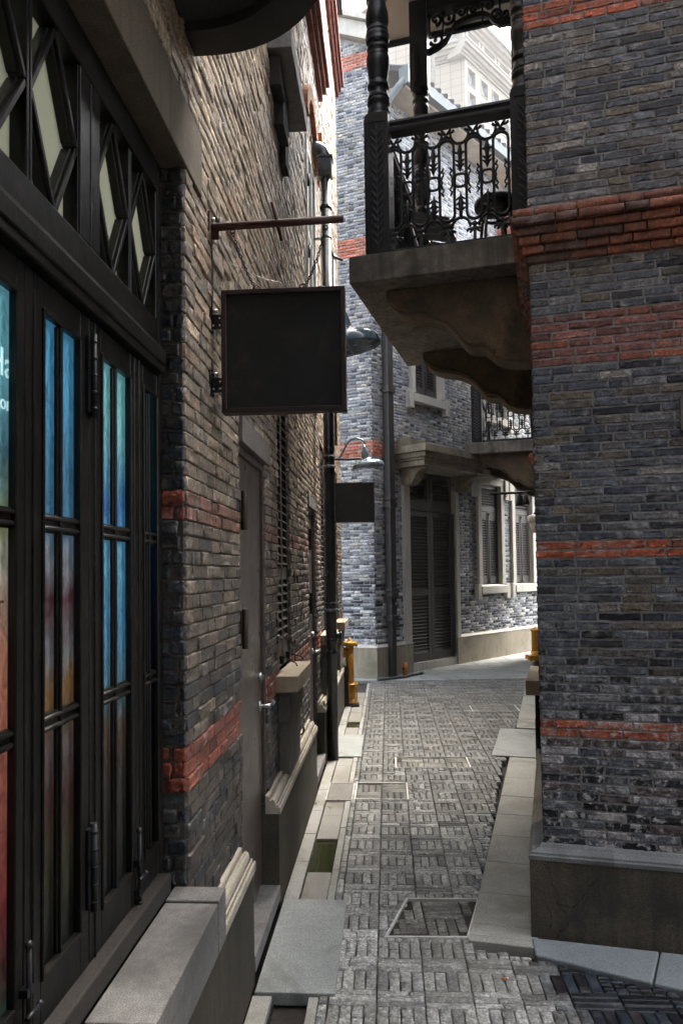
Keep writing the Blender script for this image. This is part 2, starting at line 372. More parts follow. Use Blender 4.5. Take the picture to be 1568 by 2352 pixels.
def brick_rects(s0, s1, z0, z1, holes, Ln, rng, jt=.006, flem=True, CH=CH):
    out = []
    j0 = int(round(z0/CH)); j1 = int(z1/CH)
    for j in range(j0, j1):
        za, zb = j*CH+jt/2, (j+1)*CH-jt/2; zc = (za+zb)/2
        hs_ = [(h[0], h[1]) for h in holes if h[2] < zc < h[3]]
        x = s0 - rng.random()*Ln*.5 if not flem else s0 - (Ln*.5 if j % 2 else 0) - rng.random()*.03
        k = 0
        if flem == 2: x = s0 - (Ln*.75 if j % 2 else 0) - rng.random()*.02
        while x < s1:
            if flem == 2: k += 1; ln = Ln if (k % 2) else Ln*.5; ln *= rng.uniform(.97, 1.03)
            elif flem: q_ = rng.random(); ln = Ln*(1 if q_ < .4 else (.74 if q_ < .65 else .52))*rng.uniform(.95, 1.05)
            else: ln = Ln
            a, b = max(x+jt/2, s0), min(x+ln-jt/2, s1)
            segs = [(a, b)]
            for (h0, h1) in hs_:
                ns = []
                for (p, q) in segs:
                    if q <= h0 or p >= h1: ns.append((p, q)); continue
                    if p < h0: ns.append((p, h0))
                    if q > h1: ns.append((h1, q))
                segs = ns
            for (p, q) in segs:
                if q-p > .015: out.append((p, q, za, zb, j))
            x += ln
    return np.array(out)
def bricks(name, F_M, rc, colfn, mat, parent, rng, nx=3, nz=2, depth=.04, e=.005, edge=.0015, surf=.0012, proj=.003, tilt=.0012, horizontal=False, outfn=None):
    Nn = len(rc); x0, x1, z0, z1 = rc[:, 0], rc[:, 1], rc[:, 2], rc[:, 3]
    def grid(a, b, n):
        inner = [0.0, 0.0] + [None]*0
        cols = [a, a]
        if n == 0: cols += [b, b]
        else:
            ee = np.minimum(e, (b-a)*.2)
            for i in range(n+1): cols.append(a+ee + (b-a-2*ee)*i/n)
            if n > 1: cols.insert(3, a+ee*1.7); cols.insert(-1, b-ee*1.7)
            cols += [b, b]
        return np.stack(cols, 1)
    X = grid(x0, x1, nx); Z = grid(z0, z1, nz); nu, nv = X.shape[1], Z.shape[1]
    PX = np.repeat(X[:, :, None], nv, 2).astype(float); PZ = np.repeat(Z[:, None, :], nu, 1).astype(float)
    jx = rng.normal(0, edge, (Nn, nu, nv)); jz = rng.normal(0, edge, (Nn, nu, nv)); 
    for J in (jx, jz):
        J[:, 0, :] = J[:, 1, :]; J[:, -1, :] = J[:, -2, :]; J[:, :, 0] = J[:, :, 1]; J[:, :, -1] = J[:, :, -2]
    PX += jx; PZ += jz
    Y = -rng.normal(proj, min(proj*.6, .003), (Nn, 1, 1)) - rng.normal(0, surf, (Nn, nu, nv))
    Y = Y + rng.normal(0, tilt, (Nn, 1, 1))*np.linspace(-1, 1, nv)[None, None, :] + rng.normal(0, tilt, (Nn, 1, 1))*np.linspace(-1, 1, nu)[None, :, None]
    rim = np.zeros((nu, nv), bool); rim[1, :] = rim[-2, :] = True; rim[:, 1] = rim[:, -2] = True
    Y[:, rim] += np.abs(rng.normal(e*.7, e*.3, (Nn, rim.sum())))
    bk = np.zeros((nu, nv), bool); bk[0, :] = bk[-1, :] = True; bk[:, 0] = bk[:, -1] = True
    Y[:, bk] = depth
    if outfn is not None: Y -= outfn(rc)[:, None, None]
    V = np.stack([PX, Y, PZ], -1) if not horizontal else np.stack([PX, PZ, -Y], -1)
    V = V.reshape(-1, 3)
    i, j = np.meshgrid(np.arange(nu-1), np.arange(nv-1), indexing='ij'); b = (i*nv+j).ravel()
    q = np.stack([b, b+nv, b+nv+1, b+1], 1)
    F = (q[None]+(np.arange(Nn)*nu*nv)[:, None, None]).reshape(-1, 4)
    c = colfn(rc, rng); c = np.concatenate([c, np.ones((Nn, 1))], 1); C = np.repeat(c, nu*nv, 0)
    return np_mesh(name, V, F, mat, parent, F_M, C)
def pick(rng, n, pal, wts, var=.15):
    pal = np.array(pal); k = rng.choice(len(pal), n, p=np.array(wts)/sum(wts)); c = pal[k]*(1+rng.normal(0, var, (n, 1)))
    return np.clip(c, .004, .9)
def redmask(rc, bands):
    zc = (rc[:, 2]+rc[:, 3])/2; m = np.zeros(len(rc), bool)
    for a, b in bands: m |= (zc > a) & (zc < b)
    return m
def col_R(rc, rng):
    n = len(rc)
    c = pick(rng, n, [(.075,.084,.105), (.1,.108,.122), (.098,.09,.08), (.025,.029,.038), (.15,.155,.165), (.05,.06,.082), (.13,.112,.085), (.26,.25,.24)], [5,5,3,2.6,2,3,2,.4], .14)
    br = (rc[:, 2] < .95) & (rng.random(n) < .35); c[br] = (.085, .066, .066)
    low = (rc[:, 2] < .85) & (rng.random(n) < .38); c[low] = (.005, .006, .008)
    mid = (rc[:, 2] >= .85) & (rc[:, 2] < 1.7) & (rng.random(n) < .1); c[mid] = (.01, .011, .014)
    wt = (rc[:, 2] < 1.0) & (rng.random(n) < .09); c[wt] = (.34, .33, .34)
    m = redmask(rc, [(1.70, 1.79), (.885, .98), (4.22, 4.36)]); c[m] = pick(rng, m.sum(), [(.36,.085,.035), (.28,.07,.035), (.28,.11,.07), (.16,.06,.04)], [3, 2, 1.2, .6], .2)
    m = redmask(rc, [(2.6, 2.85)]); c[m] = pick(rng, m.sum(), [(.24,.1,.085), (.18,.07,.06), (.22,.07,.04), (.11,.055,.05)], [3, 2, 1.5, 1.8], .2)
    m = redmask(rc, [(3.09, 3.33)]); c[m] = pick(rng, m.sum(), [(.22,.07,.035), (.16,.055,.032), (.085,.04,.03)], [3, 2, 2], .2)
    return c
def col_L(rc, rng):
    n = len(rc)
    hi = pick(rng, n, [(.3,.228,.158), (.25,.195,.138), (.37,.29,.205), (.17,.14,.115), (.3,.205,.14)], [5,4,3,1.2,1.5], .1)  # upper bricks: golden sunlight painted into the palette
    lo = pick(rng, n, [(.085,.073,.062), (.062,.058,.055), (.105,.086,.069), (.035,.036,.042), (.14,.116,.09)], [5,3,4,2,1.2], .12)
    lo *= np.clip(.38+.62*(rc[:, 2:3]-.5)/1.1, .38, 1)  # lower courses darkened for damp, with shade painted in too
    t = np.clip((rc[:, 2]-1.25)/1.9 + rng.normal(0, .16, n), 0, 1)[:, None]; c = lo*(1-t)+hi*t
    m = redmask(rc, [(1.81, 1.91)]); c[m] = pick(rng, m.sum(), [(.18,.09,.065), (.15,.08,.058)], [1, 1]); m = redmask(rc, [(.99, 1.13)]); c[m] = pick(rng, m.sum(), [(.2,.058,.035), (.15,.05,.035)], [1, 1])
    return c
def col_F(rc, rng):
    n = len(rc)
    c = pick(rng, n, [(.235,.25,.28), (.3,.31,.33), (.18,.195,.225), (.32,.305,.28), (.38,.38,.385)], [4,4,2.5,2.2,1.2])
    hd = (rc[:, 1]-rc[:, 0] < .13) & (rng.random(n) < .5); c[hd] = pick(rng, hd.sum(), [(.085,.095,.12), (.13,.14,.165), (.06,.066,.085)], [3, 2, 2])
    low = (rc[:, 2] < 1.5) & (rng.random(n) < .3); c[low] = (.035, .04, .06); wt = (rc[:, 2] < 1.6) & (rng.random(n) < .2); c[wt] = (.5, .5, .5)
    m = redmask(rc, [(3.5, 3.76), (6.8, 7.08), (9.9, 10.14)]); c[m] = pick(rng, m.sum(), [(.42,.12,.07), (.36,.1,.06), (.4,.17,.12)], [3, 2, 1])
    return c
def col_B(rc, rng):
    c = col_F(rc, rng); m = redmask(rc, [(3.5, 3.76), (6.8, 7.08)]) & (rc[:, 0] > .66)
    c[m] = pick(rng, m.sum(), [(.27,.285,.31), (.34,.34,.35), (.2,.21,.235), (.35,.335,.31)], [4,4,2,2]); return c

RNG = np.random.default_rng(11)
CAPP = [(0, .50), (.05, .47), (.066, .46), (.068, 0), (-.02, 0), (-.02, .50)]
def plinth(name, F, s0, s1, prof, mat, parent, off=0, sc=1.0):
    mb = MB(); mb.prism([(-(o*sc+off), z) for o, z in prof], s0, s1, 'x'); return mb.build(name, mat, parent, F.M)

# ================================================================== GROUND
gd = MB(); gd.add([(-400, -300, -.05), (400, -300, -.05), (400, 900, -.05), (-400, 900, -.05)], [(0, 1, 2, 3)])
gd.build('ground', M_dirt, kind='structure')
def inpoly(x, y, poly):
    c = False; n = len(poly)
    for i in range(n):
        x1, y1 = poly[i]; x2, y2 = poly[(i+1) % n]
        if (y1 > y) != (y2 > y) and x < (x2-x1)*(y-y1)/(y2-y1)+x1: c = not c
    return c
def G2W(s, o): p = GM @ Vector((s, -o, 0)); return p.x, p.y
poly_pave = [G2W(-1, -.26), G2W(11.45, -.26), (2.95, 11.43), (1.376, 6.497), (.565, 3.469), (.545, 3.31), (.80, 3.215), (1.3, 2.93), (2.3, 2.4), (4, 1.6), (4, -1.2)]
holes_pave = [(5.46, 5.91, -.28, .13), (6.35, 6.72, .03, .68)]
man_poly = [(.168, 3.419), (.301, 3.819), (.67, 3.80), (.549, 3.40)]
def pavers():
    rc = []; bw = .187; VH, HH = .14, .11; rng = RNG; g = .0032; tone = [1.0]
    def put(r):
        cs = [G2W(r[0], r[2]), G2W(r[1], r[2]), G2W(r[1], r[3]), G2W(r[0], r[3])]
        ok = [inpoly(x, y, poly_pave) and not inpoly(x, y, man_poly) and not any(h[0] < q[0] < h[1] and h[2] < q[1] < h[3] for h in holes_pave) for (x, y), q in zip(cs, ((r[0], r[2]), (r[1], r[2]), (r[1], r[3]), (r[0], r[3])))]
        if all(ok): rc.append((*r, tone[0])); return
        if not any(ok): return
        n = 5 if max(r[1]-r[0], r[3]-r[2]) > .07 else 1
        for q in range(n):
            if r[1]-r[0] > r[3]-r[2]: r2 = (r[0]+(r[1]-r[0])*q/n, r[0]+(r[1]-r[0])*(q+1)/n-.001, r[2], r[3])
            else: r2 = (r[0], r[1], r[2]+(r[3]-r[2])*q/n, r[2]+(r[3]-r[2])*(q+1)/n-.001)
            x, y = (r2[0]+r2[1])/2, (r2[2]+r2[3])/2; X, Yy = G2W(x, y)
            if inpoly(X, Yy, poly_pave) and not inpoly(X, Yy, man_poly) and not any(h[0] < x < h[1] and h[2] < y < h[3] for h in holes_pave): rc.append((*r2, tone[0]))
    for j in range(-1, 26):
        o0 = -.258+j*bw; s0 = -1.0+(0 if j % 2 else VH)+rng.normal(0, .006); vert = bool(j % 2)
        while s0 < 11.6:
            tone[0] = 1+rng.normal(0, .13)
            if vert:
                n = 4; w_ = bw/n
                for k in range(n):
                    r = (s0+g, s0+VH-g*.6, o0+k*w_+g*.8, o0+(k+1)*w_-g*.8)
                    if rng.random() < .28: q = r[0]+(r[1]-r[0])*rng.uniform(.35, .65); put((r[0], q-.002, r[2], r[3])); put((q+.003, r[1], r[2], r[3]))
                    else: put(r)
                s0 += VH
            else:
                n = 3; w_ = HH/n
                for k in range(n):
                    r = (s0+k*w_+g*.7, s0+(k+1)*w_-g*.7, o0+g, o0+bw-g)
                    if rng.random() < .28: q = r[2]+(r[3]-r[2])*rng.uniform(.3, .7); put((r[0], r[1], r[2], q-.002)); put((r[0], r[1], q+.003, r[3]))
                    else: put(r)
                s0 += HH
            vert = not vert
    for k in range(150):                      # soldier row by the kerb strip
        s0 = -1+k*.083
        rc.append((s0+.002, s0+.08, -.294, -.262, rng.uniform(.8, 1.2)))
    rc = np.array(rc)
    rc[:, [2, 3]] = -rc[:, [3, 2]]
    def cf(rc, rng):
        n = len(rc); sc_ = (rc[:, 0]+rc[:, 1])/2; oc = -(rc[:, 2]+rc[:, 3])/2
        c = pick(rng, n, [(.3,.3,.288), (.345,.343,.325), (.26,.262,.252), (.41,.405,.385), (.16,.163,.162)], [4,4,3,2,1.2], .09)
        far = np.clip((sc_-4.6)/1.2+rng.normal(0, .3, n), 0, 1)*.62; c *= ((1-far)*rc[:, 4])[:, None]  # pavers past mid alley darkened: the alley's shade painted in
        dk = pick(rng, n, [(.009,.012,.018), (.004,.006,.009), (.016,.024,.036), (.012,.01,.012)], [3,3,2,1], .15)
        wx = oc*.998+sc_*.062; d = np.clip((wx-.71)/.14+rng.normal(0, .3, n), 0, 1) * (sc_ < 3.5); d = d[:, None]  # right foreground corner: soft-edged shadow painted into the paver colours
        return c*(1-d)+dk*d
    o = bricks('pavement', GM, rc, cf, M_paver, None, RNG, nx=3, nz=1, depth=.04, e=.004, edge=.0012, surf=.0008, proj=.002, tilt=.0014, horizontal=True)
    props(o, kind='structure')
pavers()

def slabs(name, items, mat, top=.004, M=GM, th=.05, bev=.004):
    mb = MB()
    for (a, b, c, d) in items: mb.box(a, b, -c, -d, top-th+random.uniform(-.001, .001), top+random.uniform(-.002, .002))
    return props(mb.build(name, mat, None, M, bevel=bev), kind='structure')
def run(a, b, ln, o0, o1, gap=.004, skip=()):
    out = []; s = a
    while s < b:
        l2 = ln*random.uniform(.85, 1.15); e_ = min(s+l2, b)
        for (h0, h1) in skip:
            if s < h0 < e_: e_ = h0
        inside = [h for h in skip if h[0]-1e-6 <= s < h[1]]
        if inside: s = inside[0][1]; continue
        if e_-s > .03: out.append((s+gap/2, e_-gap/2, o0, o1))
        s = e_
    return out
covs = [(2.945, 3.79), (6.715, 7.61)]; covs2 = covs+[(5.44, 5.92)]
slabs('kerb', run(-1, 10.4, .52, -.556, -.480, skip=covs), M_strip)
slabs('kerb', run(-1, 11.2, .36, -.335, -.297, skip=covs2), M_strip)
slabs('gutter', run(-1, 10.4, .5, -.474, -.340, skip=covs2+[(2.70, 2.945), (4.18, 4.69), (8.05, 8.35)]), M_gutter, top=-.008)
mb = MB()
for a, b in ((2.0, 2.945), (4.18, 4.69), (8.05, 8.35)):
    mb.box(a, b, .48, .474, -.3, -.02); mb.box(a, b, .34, .334, -.3, -.02); mb.box(a, b, .48, .334, -.32, -.3)
mb.build('gutter', M_darkstone, None, GM, kind='structure')
wb = MB(); wb.box(4.18, 4.69, .474, .34, -.04, -.022); wb.build('drain_water', M_water, None, GM, kind='structure')
wb = MB(); wb.box(8.05, 8.35, .474, .34, -.04, -.022); wb.build('drain_water', M_water, None, GM, kind='structure')
slabs('stone_slab', [(2.95, 3.786, -.55, -.232)], M_slate, top=.012)
slabs('stone_slab', [(6.72, 7.606, -.556, -.27)], M_slate, top=.012)
# right-hand strip along the alley side, kerb round the corner
it = run(-11.0, -.02, .46, .062, .332)
it = [(a, b, c, d) for (a, b, c, d) in it if not (a > -4.6 and b < -3.15)]
slabs('kerb', it, M_tanslab, top=.006, M=RA.M)
slabs('stone_slab', [(-4.42, -3.24, .062, .49)], M_slate, top=.014, M=RA.M)
slabs('kerb', [(-.02+.004, .10, .03, .332), (.104, .16, .04, .33)], M_tanslab, top=.012, M=RA.M)
def kerbpiece(pts):
    mb = MB(); mb.prism(pts, -.06, .022, 'z'); mb.build('kerb', M_kerb, None, I4, bevel=.008, kind='structure')
kerbpiece([(.822, 3.365), (1.33, 3.228), (1.20, 2.987), (.80, 3.218)]); kerbpiece([(1.335, 3.226), (2.3, 2.955), (2.3, 2.41), (1.31, 2.93), (1.205, 2.984)]); kerbpiece([(2.305, 2.953), (4.2, 2.42), (4.2, 1.5), (2.305, 2.405)])
# granite street in front of the far building
mb = MB()
random.seed(5)
y = 11.47
for row in range(16):
    h = .30 if row else .16; x = -.9-random.random()*.5
    while x < 13:
        l2 = random.uniform(.45, 1.1); ex = x+l2
        mb.box(x+.003, ex-.003, y+.003, y+h-.003, -.045, random.uniform(.002, .006)); x = ex
    y += h
mb.build('pavement', M_slate, None, I4, bevel=.004, kind='structure')
# lids set in the paving
def lid(M, poly, label, fr=.012, fill=None, rot=0, nb=3):
    t = thing('manhole_cover', label, 'manhole cover', M)
    c = Vector((sum(p[0] for p in poly)/len(poly), sum(p[1] for p in poly)/len(poly)))
    mb = MB(); n = len(poly)
    inn = [tuple(c+(Vector(p)-c)*(1-fr/((Vector(p)-c).length)*1.4)) for p in poly]
    for i in range(n):
        j = (i+1) % n; a, b, c2, d = poly[i], poly[j], inn[j], inn[i]
        mb.prism([a, b, c2, d], -.03, .007, 'z')
    mb.build('frame', M_steelworn, t, M)
    rc = []
    xs = [p[0] for p in inn]; ys = [p[1] for p in inn]; bs = .19 if nb == 3 else .15
    i = 0; x = min(xs)-bs
    while x < max(xs):
        j = 0; y_ = min(ys)
        while y_ < max(ys):
            for k in range(4):
                w_ = bs/4
                r = (x+.003, x+bs-.003, y_+k*w_+.003, y_+(k+1)*w_-.003) if (i+j) % 2 else (x+k*w_+.003, x+(k+1)*w_-.003, y_+.003, y_+bs-.003)
                # clip to polygon by corner test with shrink
                cs = [(r[0], r[2]), (r[1], r[2]), (r[1], r[3]), (r[0], r[3])]
                ins = [inpoly(a, b, inn) for a, b in cs]
                if all(ins): rc.append((*r, 0))
                elif any(ins):
                    for q in range(6):
                        if r[1]-r[0] > r[3]-r[2]:
                            a = r[0]+(r[1]-r[0])*q/6; r2 = (a, a+(r[1]-r[0])/6, r[2], r[3])
                        else:
                            a = r[2]+(r[3]-r[2])*q/6; r2 = (r[0], r[1], a, a+(r[3]-r[2])/6)
                        if all(inpoly(u_, v_, inn) for u_, v_ in ((r2[0], r2[2]), (r2[1], r2[2]), (r2[1], r2[3]), (r2[0], r2[3]))): rc.append((*r2, 0))
            y_ += bs; j += 1
        x += bs; i += 1
    def cf(rc, rng): return pick(rng, len(rc), [(.13,.125,.11), (.19,.185,.165), (.09,.088,.08)], [3, 2, 2], .12)
    bricks('paver_infill', M, np.array(rc), cf, M_paver, t, RNG, nx=3, nz=1, depth=.03, e=.003, edge=.0008, surf=.0007, proj=.0, tilt=.001, horizontal=True)
    mb = MB(); mb.prism(inn, -.04, -.006, 'z'); mb.build('tray', M_dirt, t, M)
    return t
cx, cy = .42, 3.6
Mm = Matrix.Translation((cx, cy, 0))
lid(Mm, [(p[0]-cx, p[1]-cy) for p in man_poly], 'slanted paver-filled manhole cover with bright steel frame in the foreground')
Mm = GM @ Matrix.Translation((5.685, .075, 0))
lid(Mm, [(-.22, -.2), (.22, -.2), (.22, .2), (-.22, .2)], 'square paver-filled access cover beside the gutter mat')
Mm = GM @ Matrix.Translation((6.535, -.355, 0))
lid(Mm, [(-.18, -.32), (.18, -.32), (.18, .32), (-.18, .32)], 'wide paver-filled cover in mid alley with white metal corners')
Mm = GM @ Matrix.Translation((9.1, -1.25, 0))
lid(Mm, [(-.2, -.28), (.2, -.28), (.2, .28), (-.2, .28)], 'farthest paver-filled cover near the sunlit street')
# grille mat over the gutter
t = thing('gutter_grate', 'square brown patterned gutter grate between gutter slabs and wall', 'drain grate', GM @ Matrix.Translation((5.685, .385, 0)))
mb = MB()
for sx in (-.22, .214): mb.box(sx, sx+.008, -.1, .1, -.03, .004)
for sy in (-.1, .092): mb.box(-.212, .212, sy, sy+.008, -.03, .004)
mb.build('frame', M_steelworn, t, WM[t])
mb = MB()
for i in range(18): mb.box(-.21+i*.0235, -.21+i*.0235+.017, -.091, .091, -.015, .001)
mb.build('bars', M_gutter, t, WM[t], bevel=.002)

# ================================================================== shared builders
def slat_panel(mb, F, s0, s1, z0, z1, out, pitch=.042, tilt=38, w_=.048, th=.007):
    n = max(1, int((z1-z0)/pitch)); p = (z1-z0)/n
    for i in range(n):
        zc = z0+(i+.5)*p
        M = Matrix.Translation((0, -out, zc)) @ Matrix.Rotation(R(tilt+random.uniform(-3, 3)), 4, 'X')
        mb.tbox(M, s0-.004, s1+.004, -w_/2, w_/2, -th/2, th/2)
def shutter(name, F, s0, s1, z0, z1, out, splits, mat, parent, cols=2, st=.045, rail=.07, th=.035, pitch=.042, midgap=.004):
    """louvred shutter: splits = list of (z0,z1,kind) louvre or panel zones, cols leaves"""
    obs = []
    wd = (s1-s0)/cols
    for c in range(cols):
        mb = MB(); a, b = s0+c*wd+midgap/2, s0+(c+1)*wd-midgap/2
        mb.fb(a, a+st, out-th, out, z0, z1); mb.fb(b-st, b, out-th, out, z0, z1)
        zs = [z0]+[q for sp in splits for q in sp[:2]]+[z1]
        for i in range(0, len(zs), 2):
            if zs[i+1]-zs[i] > .004: mb.fb(a+st, b-st, out-th, out-.002, zs[i], zs[i+1])
        for (za, zb, k) in splits:
            if k == 'l': slat_panel(mb, F, a+st, b-st, za, zb, out-th*.45, pitch)
            else: mb.fb(a+st, b-st, out-th, out-.014, za, zb)
        mb.fb(a+st*.5, b-st*.5, out-th-.012, out-th-.004, z0+.02, z1-.02)
        obs.append(mb.build(name, mat, parent, F.M, bevel=.003, seg=1))
    return obs
def lever(F, s, z, out, parent, dirn=1, key=True):
    mb = MB(); mb.cyl((s, -out, z), (s, -out-.008, z), .026, 20); mb.tube([(s, -out, z), (s, -out-.045, z), (s+.012*dirn, -out-.055, z), (s+.11*dirn, -out-.055, z), (s+.125*dirn, -out-.045, z), (s+.128*dirn, -out-.02, z)], .0095, 10)
    mb.build('handle', M_steel, parent, F.M)
    if key:
        mb = MB(); mb.cyl((s, -out, z+.14), (s, -out-.012, z+.14), .026, 20); mb.fb(s-.004, s+.004, out+.01, out+.024, z+.128, z+.152); mb.build('lock', M_steel, parent, F.M, bevel=.001)

def metal_door(F, s0, s1, z0, z1, out, mat, parent, label, hs, hz, hinges):
    mb = MB(); f = .03
    mb.fb(s0, s0+f, out-.08, out+.012, z0, z1); mb.fb(s1-f, s1, out-.08, out+.012, z0, z1); mb.fb(s0+f, s1-f, out-.08, out+.012, z1-f, z1)
    mb.fb(s0+f+.004, s1-f-.004, out-.05, out-.002, z0+.004, z1-f-.004)
    d = mb.build('door', mat, parent, F.M, bevel=.002, label=label)
    lever(F, hs, hz, out, d)
    for z in hinges:
        mb = MB(); mb.cyl((s0+f, -out-.036, z-.085), (s0+f, -out-.036, z+.085), .013, 12)
        for k in (-.028, .028): mb.cyl((s0+f, -out-.036, z+k-.002), (s0+f, -out-.036, z+k+.002), .0145, 12)
        mb.fb(s0+f-.028, s0+f+.03, out+.0, out+.026, z-.08, z+.08)
        mb.build('hinge', M_bark2, d, F.M, bevel=.001)
    return d
M_bark2 = paint('dark_bronze_hinge', (.05, .035, .03), .35, metal=.5)

# ================================================================== LEFT BUILDING
bl = thing('brick_building', 'brown-grey brick building with black timber shopfront and grey metal doors along the left', 'building', Matrix.Translation(L.p(5, -1, 0)))
WTOP = 9.6
holesL = [(-1.2, 2.31, 0, 3.17), (2.30, 2.5, 2.95, 3.17), (3.155, 3.83, 0, 2.335), (4.25, 4.76, 1.09, 2.9), (5.9, 6.42, 0, 2.3), (6.95, 7.45, 1.09, 2.9), (6.0, 6.75, 3.1, 5.3), (8.75, 9.3, 1.09, 2.9)]
mb = MB(); slab_wall(mb, -1.2, 10.15, 0, WTOP, holesL, -.006, -.32)
mb.build('wall', M_mortarL, bl, L.M)
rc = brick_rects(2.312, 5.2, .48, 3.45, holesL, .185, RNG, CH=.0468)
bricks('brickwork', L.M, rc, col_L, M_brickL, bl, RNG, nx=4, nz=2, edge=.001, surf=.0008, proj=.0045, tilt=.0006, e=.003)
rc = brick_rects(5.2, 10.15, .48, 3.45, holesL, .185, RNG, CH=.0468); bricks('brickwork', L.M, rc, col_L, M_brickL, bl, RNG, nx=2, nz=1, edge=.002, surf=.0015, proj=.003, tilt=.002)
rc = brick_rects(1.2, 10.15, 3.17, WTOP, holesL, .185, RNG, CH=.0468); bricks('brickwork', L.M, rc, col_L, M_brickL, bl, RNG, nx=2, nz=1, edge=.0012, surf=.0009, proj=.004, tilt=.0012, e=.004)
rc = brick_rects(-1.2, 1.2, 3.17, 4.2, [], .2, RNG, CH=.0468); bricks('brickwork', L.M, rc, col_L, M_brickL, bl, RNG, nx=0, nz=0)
# brick return at the shopfront jamb and at the far end of the wall
LR = Fac(tuple(L.p(2.309, -.32)[:2]), tuple(L.n)); rc = brick_rects(0, .318, .70, 2.95, [], .16, RNG, flem=False, CH=.0468)
def col_ret(rc, rng):
    c = pick(rng, len(rc), [(.035,.042,.055), (.05,.05,.055), (.025,.03,.04), (.06,.055,.055)], [3, 3, 2, 2])
    m = redmask(rc, [(1.81, 1.91), (.99, 1.13)]); c[m] = (.24, .055, .03); return c
bricks('brickwork', LR.M, rc, col_ret, M_brickC, bl, RNG, nx=3, nz=2, edge=.002)
LE = Fac(tuple(L.p(10.15, 0)[:2]), (-1, .062)); rc = brick_rects(.01, .32, 0, WTOP, [], .16, RNG, flem=False, CH=.0468); bricks('brickwork', LE.M, rc, col_L, M_brickL, bl, RNG, nx=0, nz=0)
# mortar-backed interior mass so the openings are closed
mb = MB(); mb.fb(-1.2, 10.1, -.33, -.5, 0, WTOP); mb.build('inner_wall', M_bark, bl, L.M)
mb = MB(); mb.fb(-1.25, 10.25, .12, -3.0, WTOP, WTOP+.25); mb.build('roof', M_tile, bl, L.M)
# plinth and steps
plinth('plinth', L, -1.2, 3.06, CAPP, M_plinthL, bl); plinth('plinth', L, 3.755, 5.72, CAPP, M_plinthL, bl); plinth('plinth', L, 6.45, 9.3, CAPP, M_plinthL, bl)
plinth('plinth', L, 9.302, 10.2, CAPP, M_plinthL, bl, off=.05)
capm = [(0, .548), (.016, .544), (.019, .538), (.020, .520), (.026, .520), (.030, .530), (.038, .530), (.046, .522), (.051, .508), (.052, .492), (.056, .490), (.0575, .502), (.0635, .500), (.0645, .488), (.067, .488), (.0685, .494), (.0745, .488), (.0755, .470), (.0755, .458), (0, .458)]
for a, b in ((-1.2, 3.063), (3.752, 5.723), (6.447, 9.302)):
    mb = MB(); mb.prism([(-o, z) for o, z in capm], a, b, 'x'); mb.build('plinth_moulding', M_capL, bl, L.M)
for a, b in ((3.065, 3.752), (5.725, 6.445)):
    mb = MB(); mb.fb(a, b, -.2, .072, .045, .112); mb.build('doorstep', M_graniteL, bl, L.M, bevel=.004)
    mb = MB(); mb.fb(a+.01, b-.01, -.2, .04, 0, .044); mb.build('doorstep', M_darkstone, bl, L.M)
# shopfront sill, lintel
mb = MB(); mb.fb(-1.2, 1.62, -.035, .122, .55, .70); mb.fb(1.623, 2.20, -.035, .122, .55, .70); mb.fb(2.203, 2.30, -.035, .123, .55, .706)
mb.build('window_sill', M_graniteL, bl, L.M, bevel=.004)
mb = MB(); mb.fb(-1.2, 2.306, -.03, .062, .5, .549); mb.build('wall', M_darkstone, bl, L.M)
mb = MB(); mb.fb(-1.2, 2.505, -.28, .013, 2.951, 3.168); mb.build('lintel', M_lintel, bl, L.M, bevel=.004)
# ledge over the shopfront, rounded end
def arcpts(cx_, cy_, rx, ry, a0, a1, n=14): return [(cx_+rx*math.cos(R(a0+(a1-a0)*i/n)), cy_+ry*math.sin(R(a0+(a1-a0)*i/n))) for i in range(n+1)]
outer = [(-1.2, 0), (2.425, 0)] + arcpts(2.0, .08, .425, .42, 0, 90) + [(-1.2, .5)]
inner = [(-1.2, 0), (2.31, 0)] + arcpts(2.0, .05, .31, .34, 0, 90) + [(-1.2, .39)]
mb = MB(); mb.prism([(a, -b) for a, b in outer], 3.43, 3.66, 'z')
n = len(outer)
vs = [(a, -b, 3.432) for a, b in outer]+[(a, -b, 3.395) for a, b in outer]+[(a, -b, 3.395) for a, b in inner]+[(a, -b, 3.432) for a, b in inner]
fs = []
for i in range(n-1):
    fs += [(i, i+1, n+i+1, n+i), (n+i, n+i+1, 2*n+i+1, 2*n+i), (2*n+i, 2*n+i+1, 3*n+i+1, 3*n+i)]
mb.add(vs, fs); mb.build('ledge', M_darkstone, bl, L.M)
